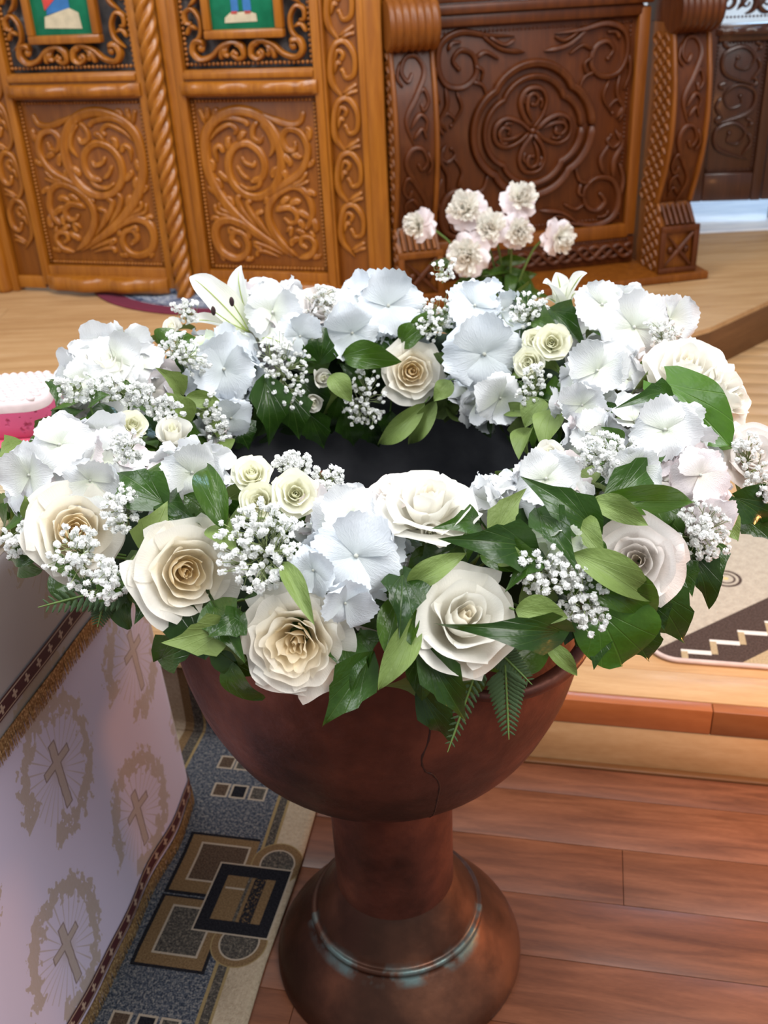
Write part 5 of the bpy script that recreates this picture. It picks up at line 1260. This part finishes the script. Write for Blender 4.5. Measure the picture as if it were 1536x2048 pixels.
def rose_variant(kind, seed):
    """petal meshes of one kind of rose, unit diameter, mouth towards +z"""
    r_ = np.random.default_rng(seed); out = []
    heart, mid, outer = {'full': ('rose_heart', 'rose_mid', 'rose_outer'), 'garden': ('rose_heart', 'rose_mid', 'rose_outer'), 'tall': ('rose_mid', 'rose_white', 'rose_white'),
                         'open': ('rose_mid', 'rose_blush', 'rose_blush'), 'small': ('rose_green', 'rose_cream', 'rose_cream'), 'bud': ('rose_green', 'rose_cream', 'rose_white')}[kind]
    #        n   w    Rb   Rt   H    curl  mat
    L = {'full': [(2, 2.0, .035, .028, .40, 0, heart), (3, 1.35, .075, .060, .43, 0, heart), (4, 1.1, .125, .105, .45, 0, heart), (4, 1.0, .175, .16, .46, .005, heart), (5, .88, .23, .225, .46, .015, mid), (5, .85, .29, .31, .44, .04, mid), (6, .78, .345, .39, .39, .07, outer), (6, .80, .385, .44, .32, .085, outer)],
         'garden': [(2, 2.0, .03, .03, .36, 0, heart), (3, 1.2, .06, .075, .38, .0, heart), (4, .9, .10, .13, .43, .01, heart), (5, .8, .155, .19, .44, .01, heart), (6, .7, .21, .245, .44, .02, mid), (6, .7, .265, .31, .42, .03, mid), (7, .66, .32, .38, .38, .06, outer), (7, .68, .37, .44, .30, .08, outer)],
         'tall': [(2, 2.0, .035, .025, .55, 0, heart), (3, 1.3, .075, .055, .60, 0, heart), (3, 1.3, .125, .10, .62, .0, mid), (4, 1.05, .18, .165, .62, .01, mid), (4, 1.0, .245, .25, .60, .05, outer), (5, .88, .31, .35, .52, .09, outer), (5, .9, .36, .43, .40, .10, outer)],
         'open': [(3, 1.2, .05, .05, .44, 0, heart), (3, 1.1, .10, .10, .48, 0, mid), (4, 1.0, .16, .17, .52, .005, mid), (4, .95, .23, .25, .52, .02, outer), (5, .9, .30, .34, .47, .06, outer), (5, .95, .36, .43, .38, .09, outer)],
         'small': [(2, 2.0, .04, .03, .46, 0, heart), (3, 1.3, .09, .075, .48, 0, heart), (4, 1.1, .16, .15, .50, .005, mid), (5, .95, .24, .25, .50, .03, mid), (5, .9, .31, .36, .45, .07, outer), (6, .8, .36, .43, .36, .08, outer)],
         'bud': [(2, 2.0, .05, .03, .82, 0, heart), (3, 1.3, .12, .09, .86, 0, mid), (3, 1.35, .19, .18, .86, .02, outer), (4, 1.1, .26, .30, .80, .07, outer)]}[kind]
    ph = r_.uniform(0, 6); sh = r_.uniform(-.05, .05, 2)
    for li, (n, w, Rb, Rt, H, cu, m_) in enumerate(L):
        ph += 1.1
        for k in range(n):
            out.append(petal_mesh('petal', m_, ph + 2 * math.pi * k / n + r_.uniform(-.12, .12), w * r_.uniform(.92, 1.1), Rb * r_.uniform(.96, 1.04), Rt * r_.uniform(.95, 1.06), H * r_.uniform(.95, 1.05),
                                  cu * r_.uniform(.6, 1.5), .02 * li / len(L), seed=int(r_.integers(1e6)), ruffle=(.020 if kind == 'garden' else .006 + .012 * li / len(L)), notch=r_.uniform(.05, .16),
                                  tip=.03 * (li >= len(L) - 3) * (kind == 'tall'), lean=r_.uniform(-.06, .06), off=(sh[0] * (1 - li / len(L)) + r_.normal() * .010, sh[1] * (1 - li / len(L)) + r_.normal() * .010)))
    cal = MB()
    for k in range(5):
        a = 2 * math.pi * k / 5; rr = .30 if kind != 'bud' else .24
        P = [[((rr * t * (1 + .1 * t)) * math.cos(a + s * .35 * (1 - t) ** .6), (rr * t) * math.sin(a + s * .35 * (1 - t) ** .6), (-.02 + (.10 if kind != 'bud' else .42) * t - .06 * math.sin(t * 3))) for t in np.linspace(.02, 1, 6)] for s in (-1, 0, 1)]
        cal.grid(P)
    cal.ball((0, 0, -.03), .085, 2, (1, 1, .9))
    st = MB().tube([(0, 0, -.05), (.01, 0, -.35), (0, .01, -.62)], [.035, .03, .03], 8)
    return out, cal.mesh('calyx', 'stem_green'), st.mesh('stem', 'stem_green')
VAR = {}
for k, n in (('full', 2), ('garden', 1), ('tall', 2), ('open', 2), ('small', 2), ('bud', 2)): VAR[k] = [rose_variant(k, 20 + i + 7 * len(k)) for i in range(n)]
cnt = {}
for kind, p, ax, D, lab in ROSES:
    i = cnt.get(kind, 0); cnt[kind] = i + 1
    pet, cal, st = VAR[kind][i % len(VAR[kind])]
    small = kind in ('small', 'bud')
    r = thing('spray_rose' if small else 'rose', lab, 'rose', group='small spray roses in the wreath' if small else 'large roses in the wreath', mat=frame_z(p, ax, D, rf.uniform(0, 6.28)))
    for me in pet: link('petal', me, r)
    link('calyx', cal, r); link('stem', st, r)

# hydrangea florets: four broad, toothed sepals round a small eye
def floret(mat, seed, broad=1.0):
    r_ = np.random.default_rng(seed); b = MB(); b.cur = 0; nu, nv = 15, 9
    for k in range(4):
        a = math.pi / 2 * k + r_.uniform(-.16, .16); L = .5 * r_.uniform(.82, 1.10); wd = .335 * broad * r_.uniform(.88, 1.14)
        tilt = r_.uniform(-.02, .20); z0 = .036 * (k % 2); tw = r_.uniform(-.14, .14); p = r_.uniform(0, 6, 4); cu = r_.uniform(-.10, .16); sc_ = r_.uniform(-.10, .12)
        P = []; U = []
        for i in range(nu):
            s = -1 + 2 * i / (nu - 1); row = []; ur = []
            for j in range(nv):
                t = j / (nv - 1); e = sstep(.55, 1, t)
                wt = wd * math.sin(math.pi * (.015 + .70 * t)) ** .95
                x = L * t * (1 - .34 * abs(s) ** 2.3) * (1 + .05 * math.sin(4.5 * s + p[2]) * e); y = s * wt
                if j == nv - 1: x += (.024 if i % 2 else -.014) * r_.uniform(.5, 1.2)
                if i in (0, nv * 2 - 4) and j > 2: y += (.014 if j % 2 else -.010) * s
                z = z0 + tilt * t - .12 * (t - .45) ** 2 + sc_ * s * s * t + tw * s * t + .014 * math.sin(5 * t + 2.5 * s + p[0]) + .045 * e * math.sin(4.2 * s + p[1]) + cu * e * t
                row.append((x * math.cos(a) - y * math.sin(a), x * math.sin(a) + y * math.cos(a), z)); ur.append((.5 + .5 * s, t))
            P.append(row); U.append(ur)
        b.grid(P, U)
    b.cur = 1; b.ball((0, 0, .035), .030, 1, (1, 1, .8))
    return b.mesh('floret', [mat, 'floret_eye'])
FLO = {t: [floret(m_, 50 + i) for i in range(4)] for t, m_ in (('w', 'hydrangea_white'), ('b', 'hydrangea_cool'), ('p', 'hydrangea_pink'), ('g', 'hydrangea_green'))}
core_me = MB().ball((0, 0, 0), .25, 2).mesh('flower_core', 'stem_pale')
HEADS = []
for p, ax, D, tint, lab in HYDRANGEAS:
    h = thing('hydrangea_head', lab, 'hydrangea', group='white hydrangea heads in the wreath', mat=frame_z(p, ax, 1, rf.uniform(0, 6.28)))
    HEADS.append((h, tint)); R0 = D * .54; fs_ = min(.078, max(.052, D * .52)); n = int(min(24, max(6, 4.8 * (R0 / fs_ * 2) ** 1.6)))
    link('flower_core', core_me, h, mat=Matrix.Translation((0, 0, -R0 * .1)) @ Matrix.Diagonal((R0 * 2.3, R0 * 2.3, R0 * 1.6, 1)))
    for i in range(n):
        z = 1 - (i + .35) / n * 1.02; a = i * 2.39996; q = math.sqrt(max(0, 1 - z * z))
        N = Vector((q * math.cos(a), q * math.sin(a), z))
        nn = (N + Vector(rf.normal(size=3)) * .13).normalized()
        pos = Vector((N.x * (R0 - fs_ * .18), N.y * (R0 - fs_ * .18), N.z * R0 * .75 + rf.uniform(-.004, .006)))
        t_ = 'g' if (tint in 'wb' and rf.random() < .025) else ('p' if tint == 'w' and rf.random() < .10 else tint)
        link('floret', FLO[t_][int(rf.integers(4))], h, mat=frame_z(pos, nn, fs_ * rf.uniform(.88, 1.15), rf.uniform(0, 6.28)))
    MB().tube([(0, 0, -R0 * .2), (.002, 0, -.06)], .004, 6).obj('stem', 'stem_green', h)

# the large florets that face the room, each on its own head
BIG = {t: [floret(m_, 90 + i, 1.06) for i in range(4)] for t, m_ in (('w', 'hydrangea_white'), ('b', 'hydrangea_cool'), ('p', 'hydrangea_pink'), ('g', 'hydrangea_green'))}
for k, (hi, p, ax, D) in enumerate(FLORETS):
    h, tint = HEADS[hi]
    link('floret', BIG[tint][k % 4], h, mat=h.matrix_world.inverted() @ frame_z(p, ax, D, rf.uniform(0, 6.28)))
# gypsophila
def blossom(seed):
    """a tiny double flower: ruffled petals standing out of a round bud"""
    r_ = np.random.default_rng(seed); b = MB()
    for k in range(17):
        zc = 1 - k / 16 * 1.25; a = k * 2.4; q = math.sqrt(max(0.02, 1 - zc * zc)); N = Vector((q * math.cos(a), q * math.sin(a), zc)).normalized()
        s = N.orthogonal().normalized(); s.rotate(Matrix.Rotation(r_.uniform(0, 3), 3, N)); t = N.cross(s); w = r_.uniform(.24, .36)
        o = N * .18; e = N * r_.uniform(.40, .55)
        b.grid([[tuple(o - s * w * .3), tuple(e - s * w + t * .06)], [tuple(o + t * .08), tuple(e * 1.08 + t * .16)], [tuple(o + s * w * .3), tuple(e + s * w - t * .06)]])
    b.ball((0, 0, -.08), .30, 1)
    return b.mesh('blossom', 'blossom')
BL = [blossom(i) for i in range(3)]
RT, ZC = .338, .930                                          # the wreath's ring: radius and height of its middle
for base, C_, U_, V_, n, free, lab in GYPS:
    g = thing('gypsophila_spray', lab, 'gypsophila', base, group='gypsophila sprays in the wreath')
    B = Vector(base); V = []
    for i in range(n):
        a = rf.uniform(0, 6.283); q = math.sqrt(rf.uniform(0, 1))
        P = Vector(C_) + Vector(U_) * math.cos(a) * q + Vector(V_) * math.sin(a) * q
        h = math.hypot(P.x, P.y); mid = Vector((P.x / h * RT, P.y / h * RT, ZC)); N = P - mid
        if not free and N.length < .22: P = mid + N * ((.135 + rf.uniform(0, .032)) / N.length)
        V.append(P - B)
    cen = sum(V, Vector()) / len(V); st = MB(); fork = cen * .45
    st.tube([(0, 0, 0), fork * .5, fork], [.0012, .0011, .0010], 5)
    forks = [fork + (V[int(rf.integers(len(V)))] - fork) * .45 for _ in range(max(3, len(V) // 6))]
    for f in forks: st.tube([fork, f], [.0008, .0006], 4, False)
    for v in V:
        f = min(forks, key=lambda q: (q - v).length); m_ = (f + v) / 2 + Vector(rf.normal(size=3)) * .003
        st.tube([f, m_, v], [.0005, .0004, .0004], 4, False)
        link('blossom', BL[int(rf.integers(3))], g, mat=frame_z(v, rf.normal(size=3), rf.uniform(.0046, .0072)))
    st.obj('stems', 'stem_pale', g)

# leaves
def leaf_mesh(kind, under, seed):
    """unit leaf from (0,0,0) to (0,1,0), width 1, top side +z"""
    r_ = np.random.default_rng(seed); nv, nu = 13, 9
    bend = r_.uniform(.04, .22); fold_ = r_.uniform(.08, .34); tw = r_.uniform(-.35, .35); sk = r_.uniform(-.12, .12); wv = r_.uniform(.03, .09); ph = r_.uniform(0, 6)
    P = []; U = []
    for i in range(nu):
        s = -1 + 2 * i / (nu - 1); row = []; ur = []
        for j in range(nv):
            t = j / (nv - 1)
            if kind == 'ivy':
                base = math.sin(math.pi * min(1, t ** .62)) ** .9 * .46
                lobe = .22 * math.exp(-((t - .24) / .10) ** 2) + .10 * math.exp(-((t - .52) / .07) ** 2)
                hw = base * (1 - .35 * sstep(.3, .9, t)) * .82 + lobe * .7
                back = -.14 * abs(s) ** 1.5 * math.exp(-(t / .16) ** 2)
            elif kind == 'round':
                hw = .5 * math.sin(math.pi * min(1, (.03 + .97 * t) ** .75)) ** .55; back = -.16 * abs(s) ** 2 * math.exp(-(t / .2) ** 2)
            else:
                hw = .5 * math.sin(math.pi * t ** .80) ** .85; back = 0
            x = s * hw + sk * math.sin(math.pi * t)
            y = t + back
            z = bend * math.sin(math.pi * t) - bend * 1.3 * t * t + fold_ * abs(x) * 1.1 + tw * x * t + wv * math.sin(7 * t + ph) * s
            row.append((x, y, z)); ur.append((.5 + x, t))
        P.append(row); U.append(ur)
    P = P[::-1] if under else P; U = U[::-1] if under else U
    b = MB(); b.grid(P, U)
    if under: b.v = [(x, y, z) for x, y, z in b.v]
    m_ = {'ivy': 'ivy_leaf', 'oval': 'oval_leaf', 'round': 'round_leaf'}[kind]
    return b.mesh('leaf', m_)
LV = {(k, u): [leaf_mesh(k, u, 5 * i + u) for i in range(5)] for k in ('ivy', 'oval', 'round') for u in (0, 1)}
def leaf_matrix(B, T, n, W_):
    y = Vector(T) - Vector(B); L = y.length; y.normalize(); n = Vector(n); z = (n - y * n.dot(y)).normalized(); x = y.cross(z)
    m = Matrix(((x.x * W_, y.x * L, z.x * L * .8, B[0]), (x.y * W_, y.y * L, z.y * L * .8, B[1]), (x.z * W_, y.z * L, z.z * L * .8, B[2]), (0, 0, 0, 1)))
    return m
SPR = ['ivy spray hanging under the lowest garden rose on the copper bowl', 'ivy spray hanging at the middle of the bowl with a golden lit leaf', 'ivy spray with one long leaf laid across the front right ivory rose',
       'ivy spray with broad dark leaves under the blush rose at right', 'ivy spray with wavy leaves below the hydrangea at the right of the opening', 'glossy ivy spray between the side-on rose and the front right rose',
       'ivy spray between the far left and front left roses', 'ivy spray under the front left creamy rose', 'ivy and pale leaves among the gypsophila on the left shoulder', 'dark ivy spray hanging into the opening at the back left',
       'long pale leaves hanging under the peach-hearted rose at the back', 'leaves hanging into the opening at the back right', 'broad round green leaf on the right hydrangea, with its spray', 'ivy spray drooping off the right side above the zigzag rug', 'few leaves at the outer left edge over the altar cloth']
sprig = []
for i, lab in enumerate(SPR):
    first = [q for q in LEAVES if q[0] == i][0]
    sprig.append(thing('ivy_spray', lab, 'ivy', first[1], group='ivy and leaf sprays in the wreath'))
def put_leaf(si, B, T, n, W_, kind, un, stem=True):
    s = sprig[si]; o = Vector(s.location)
    link('leaf', LV[(kind, un)][int(rf.integers(5))], s, mat=Matrix.Translation(-o) @ leaf_matrix(B, T, n, W_))
    return Vector(B) - o
for i in range(len(SPR)):
    st = MB()
    for q in [q for q in LEAVES if q[0] == i]:
        b = put_leaf(*q)
        a = math.atan2(q[1][1], q[1][0]); c = Vector((.32 * math.cos(a), .32 * math.sin(a), .935)) - Vector(sprig[i].location)
        st.tube([b, b * .6 + c * .4 + Vector((0, 0, .003)), c * .75 + b * .25], [.0011, .0014, .0018], 5, False)
    st.obj('stems', 'stem_green', sprig[i])
SC_ = [Vector(q.location) for q in sprig]
def unit(v): return v / np.linalg.norm(v)
for i in range(300):                                          # smaller leaves tucked low between the flowers
    a = rf.uniform(0, 6.283); b = rf.uniform(-.25, 3.5); c = np.array([math.cos(a), math.sin(a), 0]); N = c * math.cos(b) + np.array([0, 0, math.sin(b)])
    P = c * RT + np.array([0, 0, ZC]) + N * rf.uniform(.085, .108); td = rf.normal(size=3); td -= N * np.dot(td, N); td = unit(unit(td) + np.array([0, 0, -.3])); ln = rf.uniform(.045, .075)
    B = tuple(P - td * ln * .5); si = min(range(len(SPR)), key=lambda k: (SC_[k] - Vector(B)).length)
    put_leaf(si, B, tuple(P + td * ln * .5 + N * .01), tuple(unit(N + rf.normal(size=3) * .25)), ln * rf.uniform(.55, .9), 'ivy' if rf.random() < .6 else 'oval', int(rf.random() < .18))
# the soaked ring that carries it all
ringm = MB(); ringm.grid([[((.315 + .060 * math.cos(b)) * math.cos(a), (.315 + .060 * math.cos(b)) * math.sin(a), .932 + (.060 if math.sin(b) > 0 else .028) * math.sin(b)) for b in np.linspace(0, 2 * math.pi, 17)] for a in np.linspace(0, 2 * math.pi, 65)[:-1]], closed_u=True)
link('wreath_base', ringm.mesh('wreath_base', 'foam_green'), None, label='dark green ring on the bowl rim, almost hidden under the flowers', cat='wreath base')
# ferns
for B, T, n, W_, lab in FERNS:
    B_, T_ = Vector(B), Vector(T); y = T_ - B_; L = y.length; y.normalize(); n = Vector(n); z = (n - y * n.dot(y)).normalized(); x = y.cross(z)
    f = thing('fern_frond', lab, 'fern', B, group='fern fronds in the wreath')
    NP = 13; MB().tube([y * (L * t) - z * .006 * math.sin(3 * t) for t in np.linspace(0, 1, 6)], [.0011] * 5 + [.0004], 5).obj('stalk', 'stem_green', f)
    for k in range(NP):
        t = .08 + .88 * k / NP; wl = W_ * .55 * (1 - t) ** .8 + .004
        for s in (-1, 1):
            d = (x * s * .86 + y * .52).normalized(); e = (y - d * y.dot(d)).normalized()
            o = y * (L * t) - z * .006 * math.sin(3 * t); P = []
            for q in (-1, -.5, 0, .5, 1):
                P.append([tuple(o + d * (wl * u) + e * (q * wl * .13 * (math.sin(math.pi * (.08 + .9 * u)) ** .6) * (1 + .25 * math.cos(u * 22)) + wl * .10 * u * u) + z * (.10 * wl * math.sin(2.5 * u) - .05 * wl * q * q)) for u in np.linspace(0, 1, 9)])
            MB().grid(P if s > 0 else P[::-1]).obj('leaflet', 'fern_leaf', f)
# lilies
for B, tips, sc, lab in LILIES:
    l = thing('lily', lab, 'lily', B, group='white lilies in the wreath'); B_ = Vector(B)
    cen = sum((Vector(t) for t in tips), Vector()) / len(tips) - B_
    ax = cen.normalized()
    for i, t in enumerate(tips):
        v = Vector(t) - B_; L = v.length; side = v.cross(ax).normalized() if v.cross(ax).length > 1e-4 else Vector((1, 0, 0)); nn = side.cross(v).normalized()
        if nn.dot(ax) < 0: nn = -nn; side = -side
        P = []; U = []
        for a in np.linspace(-1, 1, 9):
            row = []; ur = []
            for u in np.linspace(0, 1, 14):
                w = L * (.19 if sc > .9 else .25) * math.sin(math.pi * (.06 + .93 * u ** .85)) ** .8 * (1 + .04 * math.sin(u * 19 + i))
                mid = v * u + ax * (L * .22 * math.sin(math.pi * u * .9)) - ax * (.10 * L * max(0, u - .75) * 4 * (u - .75))
                row.append(tuple(mid + side * (a * w) + nn * (.35 * w * a * a + .05 * w * math.cos(a * 6)))); ur.append((.5 + .5 * a, u))
            P.append(row); U.append(ur)
        me = MB().grid(P, U); me.obj('petal', 'lily_petal', l)
        rib = MB().tube([tuple(Vector(P[4][j]) + nn * .0006) for j in range(1, 12)], [.0008] * 8 + [.0006, .0004, .0003], 5, False); rib.obj('midrib', 'rib_green', l)
    for k in range(3 if sc > .9 else 0):
        a = 2.0 + 2 * math.pi * k / 5; s1 = ax.orthogonal().normalized(); s2 = ax.cross(s1)
        e = ax * (.085 * sc) + (s1 * math.cos(a) + s2 * math.sin(a)) * .026
        s_ = MB().tube([ax * .02, e * .6, e], [.0011, .001, .0008], 6).obj('stamen', 'rib_green', l)
        MB().ball(tuple(e), .0035, 2, (1, 1, 2.0)).obj('anther', 'anther', s_)
# peonies in a vase
vp = (.42, 1.98)
plain('vase_clay', (.55, .50, .42), roughness=.3)
vase = thing('vase', 'vase holding the peonies on the platform in front of the throne', 'vase', (vp[0], vp[1], PZ))
MB().lathe(smooth_prof([(.0, .004), (.055, .004), (.060, .0015), (.066, .012), (.085, .08), (.088, .14), (.070, .20), (.058, .235), (.064, .255), (.058, .253), (.052, .235), (.06, .20), (.07, .14), (.0, .05)], 3), 36).obj('vase_body', 'vase_clay', vase)
def peony_petal(seed, w, L, guard):
    r_ = np.random.default_rng(seed); P = []; U = []; p = r_.uniform(0, 6)
    for s in np.linspace(-1, 1, 7):
        P.append([(t * L * (.9 if guard else 1.0), s * w * math.sin(math.pi * (.1 + .72 * t)), (.25 if guard else .22) * L * t * t - .12 * s * s * L * t + .06 * L * math.sin(5 * t + 4 * s + p) * t) for t in np.linspace(.05, 1, 7)]); U.append([(.5 + .5 * s, t) for t in np.linspace(0, 1, 7)])
    return MB().grid(P, U).mesh('petal', 'peony_guard' if guard else 'peony_petal')
PG = [peony_petal(i, .22, .52, True) for i in range(3)]; PI_ = [peony_petal(9 + i, .085, .44, False) for i in range(4)]
for p, ax, D, lab in PEONIES:
    m4 = frame_z(p, ax, D, rf.uniform(0, 6)); r = thing('peony', lab, 'peony', group='white peonies in the vase', mat=m4)
    for k in range(8): link('petal', PG[k % 3], r, mat=Matrix.Rotation(k * .785 + rf.uniform(-.2, .2), 4, 'Z') @ Matrix.Translation((.02, 0, -.08)) @ Matrix.Rotation(rf.uniform(.1, .5), 4, 'Y'))
    for k in range(80):
        el = rf.uniform(.15, 1.45); link('petal', PI_[k % 4], r, mat=Matrix.Rotation(k * 2.4, 4, 'Z') @ Matrix.Rotation(-el, 4, 'Y') @ Matrix.Scale(rf.uniform(.8, 1.1), 4))
    top = Vector(p) - Vector(ax) * D * .12; end = Vector((vp[0] + rf.uniform(-.03, .03), vp[1] + rf.uniform(-.03, .03), PZ + .10)); mid = (top + end) / 2 + Vector((0, 0, .07))
    inv = m4.inverted(); C = catmull([tuple(inv @ q) for q in (top, top * .75 + mid * .25 - Vector(ax) * .03, mid, end)], 5)
    MB().tube(C, [.0035 / D] * len(C), 6).obj('stem', 'stem_green', r)
    lv = MB(); 
    for k in range(7):
        t = rf.uniform(.25, .8); o = mid * (1 - t) + end * t + Vector((0, 0, .03)); d = Vector((rf.normal(), -abs(rf.normal()) * .7, rf.uniform(-.6, .5))).normalized(); nrm_ = Vector((rf.normal() * .3, -1, .5)).normalized()
        lm = inv @ leaf_matrix(tuple(o), tuple(o + d * rf.uniform(.09, .15)), tuple(nrm_), rf.uniform(.028, .042))
        link('leaf', LV[('oval', 0)][int(rf.integers(5))], r, mat=lm)
